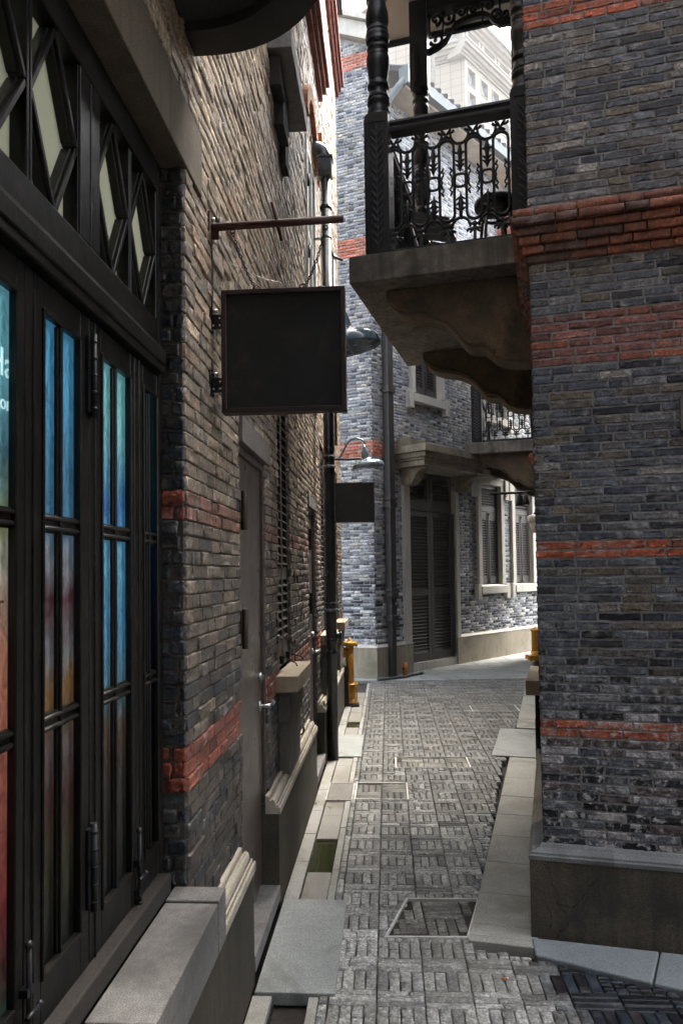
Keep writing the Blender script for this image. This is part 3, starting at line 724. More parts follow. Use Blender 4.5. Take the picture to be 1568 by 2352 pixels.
# timber shopfront
mb = MB(); FO = -.07
mb.fb(2.272, 2.309, -.2, FO, .70, 2.95)
mb.fb(-1.2, 2.272, -.2, -.05, 2.275, 2.30); mb.fb(-1.2, 2.272, -.2, -.045, 2.30, 2.345); mb.fb(-1.2, 2.272, -.2, -.055, 2.345, 2.36); mb.fb(-1.2, 2.272, -.2, FO, 2.36, 2.445)
mb.fb(-1.2, 2.272, -.2, FO, 2.855, 2.95)
for a, b in ((1.69, 1.748), (1.752, 1.81), (1.06, 1.118), (1.122, 1.18)): mb.fb(a, b, -.2, FO-.001, 2.445, 2.855)
sf = mb.build('shopfront', M_wood, bl, L.M, bevel=.004, label='black painted timber shopfront with diamond fanlights')
mb = MB(); mb.fb(-1.2, 2.27, -.14, -.036, .701, .758); mb.build('threshold', M_darkstone, sf, L.M, bevel=.006)
for (a, b) in ((.62, .83), (.85, 1.06), (1.18, 1.445), (1.465, 1.69), (1.81, 2.032), (2.052, 2.272)):
    za, zb = 2.445, 2.855; m_ = (a+b)/2; mz = (za+zb)/2; mb = MB()
    pts = [(m_, za), (b, mz), (m_, zb), (a, mz)]
    for i in range(4):
        (x0, z0), (x1, z1) = pts[i], pts[(i+1) % 4]; ln = math.hypot(x1-x0, z1-z0); an = math.atan2(z1-z0, x1-x0)
        M = Matrix.Translation(((x0+x1)/2, 0, (z0+z1)/2)) @ Matrix.Rotation(-an, 4, 'Y')
        mb.tbox(M, -ln/2+.004, ln/2-.004, .078, .112, -.007, .007); mb.tbox(M, -ln/2+.012, ln/2-.012, .088, .112, -.012, .012)
    for (x0, x1, z0, z1) in ((a-.008, a+.002, za, zb), (b-.002, b+.008, za, zb)): mb.fb(x0, x1, -.135, FO-.006, z0, z1)
    mb.build('glazing_bars', M_wood, sf, L.M, bevel=.002, seg=1)
mb = MB(); mb.fb(-1.2, 2.27, -.125, -.112, 2.44, 2.86); mb.build('fanlight_glass', M_fan, sf, L.M)
leaves = [(.44, .762, .51, .735), (.766, 1.098, .85, 1.06), (1.102, 1.432, 1.19, 1.40), (1.436, 1.742, 1.505, 1.695), (1.746, 2.06, 1.818, 2.03), (2.064, 2.27, 2.132, 2.262)]
for k, (a, b, g0, g1) in enumerate(leaves):
    mb = MB(); d0, d1 = -.090, FO-.003; gm = (g0+g1)/2
    mb.fb(a, g0, d0, d1, .748, 2.27); mb.fb(g1, b, d0, d1, .748, 2.27)
    mb.fb(g0, g1, d0, d1-.0005, 2.205, 2.27); mb.fb(g0, g1, d0, d1-.0005, .748, .85)
    mb.fb(a+.028, a+.034, d1-.001, d1+.004, .75, 2.27)
    for (x0, x1) in ((g0, g0+.007), (g1-.007, g1)): mb.fb(x0, x1, d0+.004, d1+.005, .85, 2.205)
    mb.fb(g0, g1, d0+.004, d1+.005, .845, .857); mb.fb(g0, g1, d0+.004, d1+.005, 2.198, 2.210)
    mb.fb(gm-.009, gm+.009, d0+.001, d1-.006, .857, 2.198); mb.fb(gm-.005, gm+.005, d0+.003, d1+.0, .857, 2.198)
    for z in (1.35, 1.765):
        mb.fb(g0+.006, g1-.006, d0+.001, d1-.006, z-.02, z+.02)
        mb.tube([(g0+.006, -(d1-.004), z-.011), (g1-.006, -(d1-.004), z-.011)], .006, 8); mb.tube([(g0+.006, -(d1-.004), z+.011), (g1-.006, -(d1-.004), z+.011)], .006, 8)
    lf = mb.build('door_leaf', M_wood, bl, L.M, bevel=.0025, seg=1)
    mb = MB(); mb.add([(g0, .0895, .85), (g1, .0895, .85), (g1, .0895, 2.205), (g0, .0895, 2.205)], [(0, 1, 2, 3)]); mb.build('glass', M_clear, lf, L.M)
    if k in (2, 4):                              # long hinges on folding joint
        s = {2: 1.1, 4: 1.744}[k]
        for z in (2.13, .98):
            mb = MB(); mb.fb(s-.022, s+.022, d1, d1+.008, z-.09, z+.09); mb.tube([(s, -d1-.012, z-.1), (s, -d1-.012, z+.1)], .009, 10)
            for q in (-.08, -.04, 0, .04, .08): mb.tube([(s, -d1-.012, z+q-.003), (s, -d1-.012, z+q+.003)], .0105, 10)
            for q in (-.06, 0, .06): mb.ball((s+.016, -d1-.008, z+q), .004)
            mb.build('hinge', M_iron, lf, L.M)
    if k in (2, 5):
        s = b+.0 if k == 2 else a-.006
        mb = MB(); z = .90; mb.tube([(s, -d1-.012, .76), (s, -d1-.012, .95)], .006, 8); mb.ball((s, -d1-.012, .955), .009); mb.ball((s, -d1-.012, .76), .009)
        for q in (.79, .87): mb.fb(s-.014, s+.014, d1, d1+.016, q-.008, q+.008)
        mb.tube([(s-.025, -d1-.02, .83), (s+.025, -d1-.02, .83)], .005, 8); mb.ball((s+.028, -d1-.02, .83), .008); mb.build('bolt', M_iron, lf, L.M)
# shop posters behind the glass, made to glow so their colours show
C1, C2 = (.16, .42, .5), (.07, .26, .42)
PS = [(1.12, 1.43, [(0, (.02,.05,.04)), (.15, (.2,.04,.04)), (.3, (.36,.12,.09)), (.5, (.46,.2,.13)), (.62, (.42,.4,.34)), (.66, (.2,.22,.08)), (.76, (.1,.24,.3)), (1, C1)], 2, 'large salmon and cyan poster with white lettering and added glow, behind the nearest shop pane'),
      (1.445, 1.74, [(0, (.005,.006,.007)), (.14, (.03,.028,.015)), (.24, (.05,.022,.02)), (.33, (.09,.07,.065)), (.41, (.17,.085,.025)), (.47, (.14,.14,.15)), (.55, (.08,.025,.03)), (.62, (.18,.19,.21)), (.68, (.06,.15,.24)), (1, C2)], 3, 'poster with added glow turning from blue sky to red and yellow, behind the second shop pane'),
      (1.75, 2.055, [(0, (.008,.008,.008)), (.2, (.03,.025,.022)), (.3, (.07,.045,.03)), (.38, (.07,.15,.19)), (.5, (.07,.2,.33)), (.62, (.1,.28,.4)), (.72, (.05,.15,.33)), (.86, (.16,.38,.42)), (1, (.17,.42,.44))], 4, 'poster with added glow, pale cyan over deep blue, behind the third shop pane'),
      (2.07, 2.268, [(0, (.003,.003,.006)), (.3, (.01,.02,.06)), (.5, (.015,.03,.14)), (.64, (.02,.1,.36)), (.78, (.07,.26,.42)), (1, (.12,.34,.4))], 5, 'dark blue poster with added glow behind the last narrow shop pane by the brick jamb')]
STR = {2: [(1.17, 1.42)], 3: [(1.49, 1.71)], 4: [(1.80, 2.05)], 5: [(2.11, 2.268)]}
for a, b, st, sd, lb in PS:
    if sd == 1: continue
    mb = MB()
    for (p0, p1) in STR[sd]: mb.fb(p0, p1, -.102, -.096, .84, 2.215)
    o = mb.build('shop_poster', poster('poster_print_%s' % 'abcde'[sd-1], st, .8, 2.26, sd*1.7, .058), None, L.M, label=lb, cat='poster', group='posters with added glow behind the shopfront glass')
    if sd == 2:
        for txt, zz, sz, cc, tx in (('Ha', 2.036, .078, 'w', 1.335), ('Lon', 1.972, .042, 'w', 1.355), ('T', 1.575, .05, 'b', 1.362), ('I', 1.495, .08, 'b', 1.358)):
            cu = bpy.data.curves.new('lettering', 'FONT'); cu.body = txt; cu.size = sz; cu.extrude = .0006; cu.align_x = 'LEFT'
            to = bpy.data.objects.new('tmp', cu); COL.objects.link(to); dg = bpy.context.evaluated_depsgraph_get(); me = bpy.data.meshes.new_from_object(to.evaluated_get(dg)); bpy.data.objects.remove(to)
            me.materials.clear(); me.materials.append(M_glowink if cc == 'w' else M_orangeink)
            lo_ = bpy.data.objects.new('lettering', me); COL.objects.link(lo_)
            setw(lo_, L.M @ Matrix.Translation((tx+.004, .0945, zz)) @ Matrix.Rotation(R(90), 4, 'X'), o)
# doors
metal_door(L, 3.158, 3.828, .115, 2.215, -.02, M_door, bl, 'grey-bronze steel door nearest the shopfront', 3.72, 1.0, (1.93, 1.42))
mb = MB(); mb.fb(3.15, 3.9, -.1, .02, 2.222, 2.335); mb.build('lintel', M_greystone, bl, L.M, bevel=.003)
metal_door(L, 5.905, 6.415, .115, 2.19, -.02, M_doorB, bl, 'dark reddish steel door beside the downpipe', 6.3, 1.0, (1.93, 1.42))
mb = MB(); mb.fb(5.88, 6.5, -.1, .015, 2.195, 2.29); mb.build('lintel', M_greystone, bl, L.M, bevel=.003)
def left_window(s0, s1, near):
    obs = shutter('shutter', L, s0, s1, 1.105, 2.88, -.012, [(1.26, 1.62, 'l'), (1.70, 2.80, 'l')], M_shutL, bl, 2, st=.03, pitch=.05)
    mb = MB(); mb.fb(s0-.13, s1+.06, -.03, .125, 1.0, 1.09); sill = mb.build('window_sill', M_tansill, bl, L.M, bevel=.004)
    mb = MB(); mb.fb(s0-.05, s1-.0, -.02, .075, .82, .999); mb.fb(s0-.02, s1-.02, -.02, .06, .525, .819); mb.build('apron', M_greystone, bl, L.M, bevel=.004)
    if near:
        for (s, t_) in ((4.36, .0), (4.62, .06)):
            mb = MB(); z = 1.125
            mb.tube([(s, .0, z+.03), (s, -.03, z+.035), (s+.08+t_, -.075, z-.0), (s+.1+t_, -.08, z-.02)], .004, 6); mb.fb(s-.008, s+.008, -.01, .016, z+.005, z+.05); mb.build('window_stay', M_iron, obs[0], L.M)
left_window(4.25, 4.76, True); left_window(6.95, 7.45, False); left_window(8.75, 9.3, False)
mb = MB(); mb.tube([(5.0, -.0, .585), (5.0, -.04, .585), (5.01, -.05, .6), (5.01, -.05, .63)], .007, 8); mb.build('hook', M_ironP, bl, L.M)
# upper windows: stone sill seen from below, bright upstairs casement, red arch
mb = MB(); mb.fb(4.04, 4.84, -.03, .14, 4.6, 4.72); mb.build('window_sill', M_graniteL, bl, L.M, bevel=.004)
mb = MB(); mb.fb(4.1, 4.26, -.02, .07, 4.43, 4.599); mb.fb(4.262, 4.50, -.02, .06, 4.3, 4.599); mb.fb(4.502, 4.66, -.02, .04, 4.2, 4.599); mb.build('apron', M_darkstone, bl, L.M, bevel=.003)
mb = MB()
for (a, b, z0, z1) in ((6.0, 6.06, 3.1, 5.3), (6.69, 6.75, 3.1, 5.3), (6.35, 6.4, 3.16, 5.24), (6.06, 6.69, 3.1, 3.16), (6.06, 6.69, 5.24, 5.3), (6.06, 6.69, 4.5, 4.55)): mb.fb(a, b, -.06, .02 if b-a < .1 and z1-z0 > 2 else .012, z0, z1)
uw = mb.build('window', M_white, bl, L.M, bevel=.003); mb = MB(); mb.fb(6.06, 6.69, -.04, -.03, 3.16, 5.24); mb.build('glass', M_pane, uw, L.M)
for z in (3.6, 4.3, 4.9):
    mb = MB(); mb.tube([(5.99, -.03, z-.05), (5.99, -.03, z+.05)], .01, 8); mb.build('hinge', M_iron, uw, L.M)
mb = MB(); N_ = 22                                   # arch of red bricks over the casement
for i in range(N_):
    a = math.pi*(i+.5)/N_; M = Matrix.Translation((6.375+.47*math.cos(a), -.012, 5.42+.36*math.sin(a))) @ Matrix.Rotation(-a, 4, 'Y')
    mb.tbox(M, -.06, .06, -.035, .03, -.026, .026)
mb.build('arch', M_redp, bl, L.M, bevel=.004)
for z0, s0, s1 in ((6.46, -1.2, 7.38), (8.36, 7.3, 10.2)):
    for k, (o, h) in enumerate(((.05, 0), (.085, .07), (.12, .14))):
        mb = MB(); s = s0
        while s < s1-.05:
            mb.fb(s+.002, min(s+.2, s1)-.002, 0, o+random.uniform(-.002, .002), z0+h+.002, z0+h+.066); s += .2
        mb.build('string_course', M_redb, bl, L.M, bevel=.003, seg=1)

# ================================================================== RIGHT BUILDING
br = thing('brick_building', 'dark blue-grey brick corner building with red brick bands on the right', 'building', Matrix.Translation((2.6, 5.5, 0)))
mb = MB(); mb.fb(.005, 3.6, -.0025, -.35, 0, 7.4); mb.build('wall', M_mortarR, br, RF.M)
rc = brick_rects(0, .95, .40, 4.6, [], .19, RNG, jt=.0088); bricks('brickwork', RF.M, rc, col_R, M_brickR, br, RNG, nx=7, nz=3, depth=.085, edge=.0015, surf=.0007, proj=.0012, tilt=.0008, e=.0022)
rc = brick_rects(.95, 3.6, .40, 4.6, [], .185, RNG, jt=.008); bricks('brickwork', RF.M, rc, col_R, M_brickC, br, RNG, nx=2, nz=1, depth=.05, edge=.002)
rc = brick_rects(0, 3.6, 4.6, 7.4, [], .185, RNG, jt=.008); bricks('brickwork', RF.M, rc, col_R, M_brickC, br, RNG, nx=0, nz=0, depth=.085)
mb = MB(); slab_wall(mb, -11.6, -.351, 0, 7.4, [(-9.9, -8.9, 4.0, 6.6), (-3.2, -2.0, 4.0, 6.6)], -.009, -.35); mb.build('wall', M_mortarR, br, RA.M)
rc = brick_rects(-11.6, -.095, .40, 7.4, [(-2.5, -1.75, .86, 2.6), (-3.2, -2.0, 3.9, 6.6), (-9.9, -8.9, 3.9, 6.6)], .185, RNG, jt=.008); bricks('brickwork', RA.M, rc, col_R, M_brickC, br, RNG, nx=0, nz=0, depth=.04, edge=.003)
mb = MB(); mb.fb(-11.59, -.36, -.36, -4, 0, 7.38); mb.build('inner_wall', M_bark, br, RA.M)
# carved corbel courses
for k, (o, z) in enumerate(((.015, 3.090), (.03, 3.131), (.045, 3.171), (.055, 3.212), (.078, 3.253), (.07, 3.293))):
    for F, s0, s1, nm in ((RF, -o, 3.6, 0), (RA, -1.36, 0-.002, 1)):
        rc = []; s = s0 - (0 if k % 2 else .0)
        while s < s1:
            e_ = min(s+RNG.choice([.185, .2, .1, .16]), s1)
            if e_-s > .02: rc.append((s+.003, e_-.003, z+.003, z+CH-.003, 0))
            s = e_
        bricks('string_course', F.M, np.array(rc), col_R, M_brickC, br, RNG, nx=4 if nm == 0 else 0, nz=1 if nm == 0 else 0, depth=.05, edge=.0008, surf=.0006, tilt=.0004, e=.002, proj=.0008, outfn=lambda rc, o=o: np.full(len(rc), o-.002))
mb = MB(); mb.prism([(-.06, -.02), (-.06, .354), (.02, .354), (.02, -.02)], -.06, 3.6, 'x'); mb.build('plinth', M_plinthR, br, RF.M, bevel=.004)
mp_ = [(0, .415), (.008, .41), (.018, .398), (.036, .389), (.052, .385), (.054, .376), (.063, .372), (.063, .355), (-.02, .355), (-.02, .415)]
crk = [[(.0, .34), (.03, .30), (.035, .25), (.06, .21), (.055, .17), (.09, .13), (.10, .08)], [(.055, .17), (.12, .16), (.16, .20), (.19, .26), (.24, .30)], [(.10, .08), (.06, .05), (.05, .02)], [(.01, .15), (.03, .11), (.02, .06)]]
mb = MB()
for c_ in crk:
    for i in range(len(c_)-1):
        (a0, z0), (a1, z1) = c_[i], c_[i+1]; w_ = .0022
        mb.tube([(a0, -.0595, z0), ((a0+a1)/2+.004, -.0595, (z0+z1)/2), (a1, -.0595, z1)], [w_, w_*.8, w_], 5)
mb.build('crack', M_bark, br, RF.M)
mb = MB(); mb.prism([(-o, z) for o, z in mp_], -.002, 3.6, 'x')
mb.build('plinth_moulding', M_capR, br, RF.M)
def mitre(F1, F2, prof, mat, parent, t1, t2, name):
    """moulding that turns the corner between RF (from s=0) and RA (to s=0)"""
    mb = MB(); rings = []
    for (F, s, mode) in ((F1, t1, 0), (None, 0, 1), (F2, t2, 2)):
        ring = []
        for (o, z) in prof:
            if mode == 1:
                q = RF.O + RF.n*o + RA.n*o
            else: q = F.O + F.d*s + F.n*o
            ring.append((q.x, q.y, z))
        rings.append(ring)
    n = len(prof)
    for a, b in ((0, 1), (1, 2)):
        vs = rings[a]+rings[b]; mb.add(vs, [(i, (i+1) % n, n+(i+1) % n, n+i) for i in range(n)]+[tuple(range(n)), tuple(range(n, 2*n))])
    return mb.build(name, mat, parent, I4)
mitre(RF, RA, [(o+.0008, z+.0004) for o, z in mp_], M_capR, br, .3, -.35, 'plinth_moulding')
mb = MB(); mb.fb(-2.45, -.0205, -.02, .06, -.02, .354); mb.build('plinth', M_plinthF, br, RA.M, bevel=.003)
mb = MB(); mb.prism([(-o, z) for o, z in mp_], -2.45, -.352, 'x'); mb.build('plinth_moulding', M_capL, br, RA.M)
mb = MB(); mb.fb(-11.5, -3.4, -.02, .06, -.02, .40); mb.build('plinth', M_plinthF, br, RA.M, bevel=.003)
mb = MB(); mb.fb(-2.52, -2.462, -.05, .085, 0, .50); mb.build('door_post', M_darkstone, br, RA.M, bevel=.003)
mb = MB(); mb.fb(-2.0, -1.72, -.05, .125, .80, .90); mb.fb(-2.55, -2.005, -.05, .115, .81, .90); mb.build('window_sill', M_tansill, br, RA.M, bevel=.005)
mb = MB(); mb.fb(-2.5, -1.8, -.03, .065, .42, .799); mb.build('apron', M_darkstone, br, RA.M, bevel=.003)
mb = MB()
for a, b, z0, z1 in ((-2.49, -2.43, .9, 2.55), (-1.82, -1.76, .9, 2.55), (-2.43, -1.82, 2.49, 2.55)): mb.fb(a, b, -.1, .03, z0, z1)
rw = mb.build('window', M_shut, br, RA.M, bevel=.003); mb = MB(); mb.fb(-2.43, -1.82, -.08, -.07, .9, 2.5); mb.build('glass', M_pane, rw, RA.M)
for (s, zt) in ((-7.35, 3.32), (-8.6, 3.02)):
    for k in range(4 if s > -8 else 2):
        o = (.2, .15, .11, .08)[k] if s > -8 else (.16, .1)[k]
        mb = MB(); mb.fb(s-.5, s+.12, -.02, o, zt-.07*(k+1)+.003, zt-.07*k); mb.build('string_course', M_redb, br, RA.M, bevel=.006)
mb = MB(); mb.fb(.63, .9, -.05, .012, 2.26, 2.42); mb.build('wall_block', M_greystone, br, RF.M, bevel=.004)
mb = MB(); mb.tube([(.058, -.01, 3.93), (.062, -.016, 3.90), (.064, -.016, 3.84), (.060, -.016, 3.80), (.048, -.012, 3.765)], .0022, 6); mb.build('wire_hook', M_iron, br, RF.M)
mb = MB(); mb.fb(-11.7, .15, .2, -4, 7.4, 7.6); mb.build('roof', M_tile, br, RA.M)

# unseen building added across the side lane to block sky behind the viewer
OB = Fac((5.4, .55), (-1, .22))
bo = thing('brick_building', 'dark brick building added unseen across the side lane to block sky, behind and right of the viewer', 'building', Matrix.Translation(OB.p(2, -2, 0)))
mb = MB(); mb.fb(0, 3.9, -.009, -.4, 0, 9); mb.fb(3.9, 4.2, -.009, -7, 0, 9); mb.build('wall', M_mortarR, bo, OB.M)
rc = brick_rects(0, 4.2, .45, 9, [], .185, RNG, jt=.008); bricks('brickwork', OB.M, rc, col_R, M_brickC, bo, RNG, nx=0, nz=0, depth=.04)
mb = MB(); mb.fb(-.02, 4.25, -.3, .06, 0, .44); mb.build('plinth', M_plinthR, bo, OB.M, bevel=.01)
mb = MB(); mb.fb(-.2, 4.4, -7, .15, 9, 9.2); mb.build('roof', M_tile, bo, OB.M)
LB = MB(); LB.fb(-7, -1.201, -.32, 0, 0, WTOP); LB.build('added_rear_wall', M_mortarL, bl, L.M)  # unseen extension of the left wall, added to block sky behind the camera

# ------------------------------------------------------------------ balcony of the right building
ZB = 3.86
def leafball(mb, x, y, z, rx, rz, ang, ry=.005):
    mb.ball((x, y, z), 1, (rx, ry, rz), 8, 5, Matrix.Rotation(ang, 4, 'Y'))
def post_mesh(carved=True):
    h = .083; mb = MB()
    mb.box(-h, h, -h, h, 0, .97); mb.prism([(-h, .97), (h, .97), (h, .985), (h*.8, 1.0), (-h*.8, 1.0), (-h, .985)], -h, h, 'y')
    if carved:
        for sgn, axis in ((-1, 'f'), (-1, 'l')):
            T = I4 if axis == 'f' else Matrix.Rotation(R(-90), 4, 'Z')
            b = len(mb.v)
            mb.box(-h, -h+.018, -h-.007, -h-.0005, 0.0, .965); mb.box(h-.018, h, -h-.007, -h-.0005, 0.0, .965); mb.box(-h+.018, h-.018, -h-.007, -h-.0005, .93, .965); mb.box(-h+.018, h-.018, -h-.007, -h-.0005, 0, .03)
            mb.tube([(0, -h-.002, .04), (0, -h-.004, .9)], .004, 6)
            for i in range(15):
                z = .075+i*.055
                for sx in (-1, 1):
                    leafball(mb, sx*.026, -h-.001, z+.018, .010, .036, sx*R(38), .007)
                    mb.tube([(sx*.004, -h-.006, z-.012), (sx*.02, -h-.009, z+.012), (sx*.044, -h-.006, z+.044)], .0025, 5)
            leafball(mb, 0, -h-.001, .90, .008, .025, 0, .006)
            for i in range(b, len(mb.v)): mb.v[i] = tuple(T @ Vector(mb.v[i]))
    k = .00081
    P = [(870, .083), (842, .083), (805, .079), (780, .07), (762, .071), (745, .08), (722, .08), (704, .069), (694, .078), (668, .071), (640, .064), (602, .065), (592, .077), (570, .077), (560, .065), (540, .064), (470, .072), (400, .08), (345, .082), (340, .079), (330, .081), (300, .074), (282, .066), (266, .075), (240, .077), (226, .066), (205, .064), (190, .08), (150, .086), (120, .083), (106, .07), (95, .078), (72, .077), (60, .067), (45, .074), (0, .083), (-70, .08), (-140, .066), (-200, .062), (-215, .075), (-240, .075), (-255, .06), (-420, .062), (-560, .074), (-640, .08), (-700, .07), (-715, .08), (-745, .08), (-760, .066), (-800, .078), (-850, .083)]
    mb.lathe([(r, 1.0+(870-c)*k) for c, r in P], n=24)
    mb.box(-h, h, -h, h, 1.0+1720*k, 3.24)
    return mb
def balustrade_mesh(W, bay=.183, x0=.02):
    mb = MB(); z0 = .05; n = int((W-x0)/bay)
    r = .0105; Y = 0
    def st(cx, cz, hw, hh, half=0):
        pts = []
        for i in range(9): a = math.pi*i/8; pts.append((cx+hw*math.cos(a), Y, cz+hh-hw+hw*math.sin(a)))
        for i in range(9): a = math.pi+math.pi*i/8; pts.append((cx+hw*math.cos(a), Y, cz-hh+hw+hw*math.sin(a)))
        mb.tube(pts, r, 6, closed=True, flat=1.3)
    for k in range(n+1):
        cx = x0+k*bay
        st(cx, .475, .05, .285)
        # acanthus crown between loop top and rail, and its mirror at the foot
        for (zz, s) in ((.80, 1), (.135, -1)):
            mb.ball((cx, Y, zz-.02*s), .017, (1, .7, 1.3))
            for sx in (-1, 1):
                leafball(mb, cx+sx*.018, Y, zz+.018*s, .012, .03, sx*s*R(35), .011)
                leafball(mb, cx+sx*.036, Y, zz+.012*s, .009, .024, sx*s*R(75), .009)
                leafball(mb, cx+sx*.02, Y, zz-.022*s, .009, .018, sx*s*R(120), .009)
                mb.tube([(cx+sx*.04, Y, zz+.02*s), (cx+sx*.052, Y, zz+.03*s), (cx+sx*.056, Y, zz+.018*s)], .005, 6)
    for k in range(n):
        cx = x0+(k+.5)*bay
        # Y-shaped arcs from the pendant to both crowns
        for (zj, zt, s) in ((.725, .80, 1), (.21, .14, -1)):
            for sx in (-1, 1):
                pts = [(cx+sx*(bay*.5-.03)*math.sin(math.pi/2*i/6), Y, zj+(zt-zj)*(1-math.cos(math.pi/2*i/6))) for i in range(7)]
                mb.tube(pts, r*.95, 6, flat=1.3)
        # pendant
        mb.tube([(cx, Y, .735), (cx, Y, .70), (cx, Y, .66), (cx, Y, .62), (cx, Y, .56), (cx, Y, .53)], [.010, .012, .02, .013, .016, .003], 8)
        for zz in (.655, .60, .57):
            for sx in (-1, 1): leafball(mb, cx+sx*.017, Y, zz+.004, .008, .02, sx*R(50), .009)
        mb.tube([(cx-.038, Y, .665), (cx+.038, Y, .665)], .007, 6); mb.ball((cx, Y, .722), .013)
        # standing fleur-de-lis
        mb.tube([(cx, Y, .20), (cx, Y, .25), (cx, Y, .30), (cx, Y, .345), (cx, Y, .385)], [.011, .013, .019, .014, .003], 8)
        for zz in (.27, .31, .345):
            for sx in (-1, 1): leafball(mb, cx+sx*.018, Y, zz, .008, .02, sx*R(-50) if zz > .3 else sx*R(50), .009)
        # middle ring with scrolls
        pts = [(cx+.037*math.copysign(abs(math.cos(a))**.6, math.cos(a)), Y, .47+.045*math.copysign(abs(math.sin(a))**.6, math.sin(a))) for a in [2*math.pi*i/20 for i in range(20)]]
        mb.tube(pts, r*.85, 6, closed=True)
    for k in range(n+1):
        cx = x0+k*bay
        for sx in (-1, 1):
            for s in (-1, 1):
                pts = [(cx+sx*(.04-.018*math.cos(a)*1), Y, .47+s*(.055+.018*math.sin(a))) for a in [R(-60+40*i) for i in range(8)]]
                mb.tube(pts, .006, 6); leafball(mb, cx+sx*.03, Y, .47+s*.085, .008, .02, -sx*s*R(25), .009); leafball(mb, cx+sx*.032, Y, .47+s*.035, .006, .018, 0, .008)
            mb.tube([(cx+sx*.05, Y, .42), (cx+sx*.032, Y, .47), (cx+sx*.05, Y, .52)], .007, 6)
    mb.box(0, W, -.012, .012, .02, .045)
    # feet
    for k in range(n+1): mb.box(x0+k*bay-.01, x0+k*bay+.01, -.008, .008, .04, .13)
    return mb
def rail_mesh(W):
    mb = MB(); mb.prism([(-.045, .865), (.045, .865), (.05, .88), (.05, .895), (.04, .905), (.045, .915), (.055, .925), (.05, .945), (.03, .955), (-.03, .955), (-.05, .945), (-.055, .925), (-.045, .915), (-.04, .905), (-.05, .895), (-.05, .88)], 0, W, 'x')
    return mb
def make_balcony():
    t0, t1 = 1.364, 3.535
    mb = MB(); mb.fb(-t1, -t0, -.1, 1.24, 3.67, 3.86)
    bal = mb.build('balcony', M_slabB, br, RA.M, bevel=.008, label='concrete balcony slab with carved black timber posts')
    prof = [(-.02, 3.668), (1.02, 3.668), (1.02, 3.61), (.99, 3.55), (.93, 3.50), (.85, 3.465), (.76, 3.45), (.69, 3.43), (.61, 3.385), (.54, 3.32), (.5, 3.26), (.46, 3.215), (.42, 3.20), (.35, 3.195), (.31, 3.16), (.27, 3.12), (.21, 3.09), (.12, 3.075), (-.02, 3.07)]
    for a, b in ((1.56, 1.80), (3.12, 3.36)):
        mb = MB(); mb.prism([(-o, z) for o, z in prof], -b, -a, 'x'); mb.build('bracket', M_bracket, bal, RA.M, bevel=.012)
        mb = MB(); mb.tube([(-a+.002, -o, z+.03) for o, z in prof[3:-3]], .012, 6); mb.build('bracket_moulding', M_bracket, bal, RA.M)
    pm = post_mesh()
    for (t, o) in ((1.457, 1.03), (1.457, .034), (3.33, 1.03), (3.33, .09)):
        M = RF.M.copy(); M.translation = RA.p(-t, o, ZB); q = post_mesh(); q.build('post', M_post, bal, M, bevel=.003, seg=1)
    def run_(t_a, o_a, t_b, o_b, gap=0):
        p, q = RA.p(-t_a, o_a, ZB), RA.p(-t_b, o_b, ZB); d = q-p; W = d.length; M = Matrix.Translation(p) @ Matrix.Rotation(math.atan2(d.y, d.x), 4, 'Z')
        balustrade_mesh(W-gap).build('balustrade', M_iron, bal, M); rail_mesh(W).build('handrail', M_post, bal, M, bevel=.002)
    run_(1.457, .945, 1.457, .118, .0); run_(3.247, 1.03, 1.542, 1.03)
    mb = MB(); mb.fb(-1.50, -1.41, .12, .945, ZB+.001, ZB+.03); mb.fb(-3.25, -1.54, .985, 1.075, ZB+.001, ZB+.03); mb.build('base_rail', M_post, bal, RA.M, bevel=.003)
    zc = ZB+3.24
    mb = MB(); mb.fb(-3.72, -1.28, -.05, 1.47, zc+.002, zc+.16); mb.build('ceiling', M_ceil, bal, RA.M)
    mb = MB(); mb.fb(-3.74, -3.70, -.05, 1.49, zc-.045, zc+.17); mb.fb(-3.70, -1.3, 1.45, 1.49, zc-.045, zc+.17); mb.fb(-1.30, -1.26, -.05, 1.49, zc-.045, zc+.17); mb.fb(-3.4, -3.26, -.02, 1.1, zc-.10, zc+.001)
    mb.build('roof_edge', M_post, bal, RA.M)
    # sloping brace on the back column and pierced fretwork
    M = RF.M.copy(); M.translation = RA.p(-3.33, 1.03, 0)
    mb = MB()
    top = zc-.10
    def XZ(lst): return [(x, z) for x, z in lst]
    # left big spandrel: ring outline plus C scrolls
    edge = [(.083, 6.60), (.12, 6.61), (.2, 6.64), (.26, 6.68), (.30, 6.75), (.34, 6.81), (.42, 6.84), (.52, 6.86), (.6, 6.86), (.66, 6.83), (.70, 6.77), (.75, 6.73), (.83, 6.73), (.86, 6.72)]
    for i in range(len(edge)-1):
        (x0, z0), (x1, z1) = edge[i], edge[i+1]; dz = .05
        mb.prism([(x0, z0), (x1, z1), (x1, z1+dz), (x0, z0+dz)], -.02, .02, 'y')
    def scroll(cx_, cz_, r0, a0, turns, s=1, th=.016):
        pts = [(cx_+r0*(1-.75*i/22)*math.cos(R(a0)+s*2*math.pi*turns*i/22), 0, cz_+r0*(1-.75*i/22)*math.sin(R(a0)+s*2*math.pi*turns*i/22)) for i in range(23)]
        mb.tube(pts, [th*(1.1-.4*i/22) for i in range(23)], 6); mb.ball(pts[-1], th*1.3)
    scroll(.17, 6.74, .07, 200, 1.0); scroll(.27, 6.92, .07, 20, 1.1, -1); scroll(.16, 6.93, .06, 270, 1.0); scroll(.40, 6.95, .06, 180, 1.0, -1); scroll(.72, 6.86, .05, 0, 1.0); scroll(.66, 6.96, .05, 100, 1, -1); scroll(.81, 6.85, .05, 150, 1.0); scroll(.52, 6.95, .05, 0, 1.0)
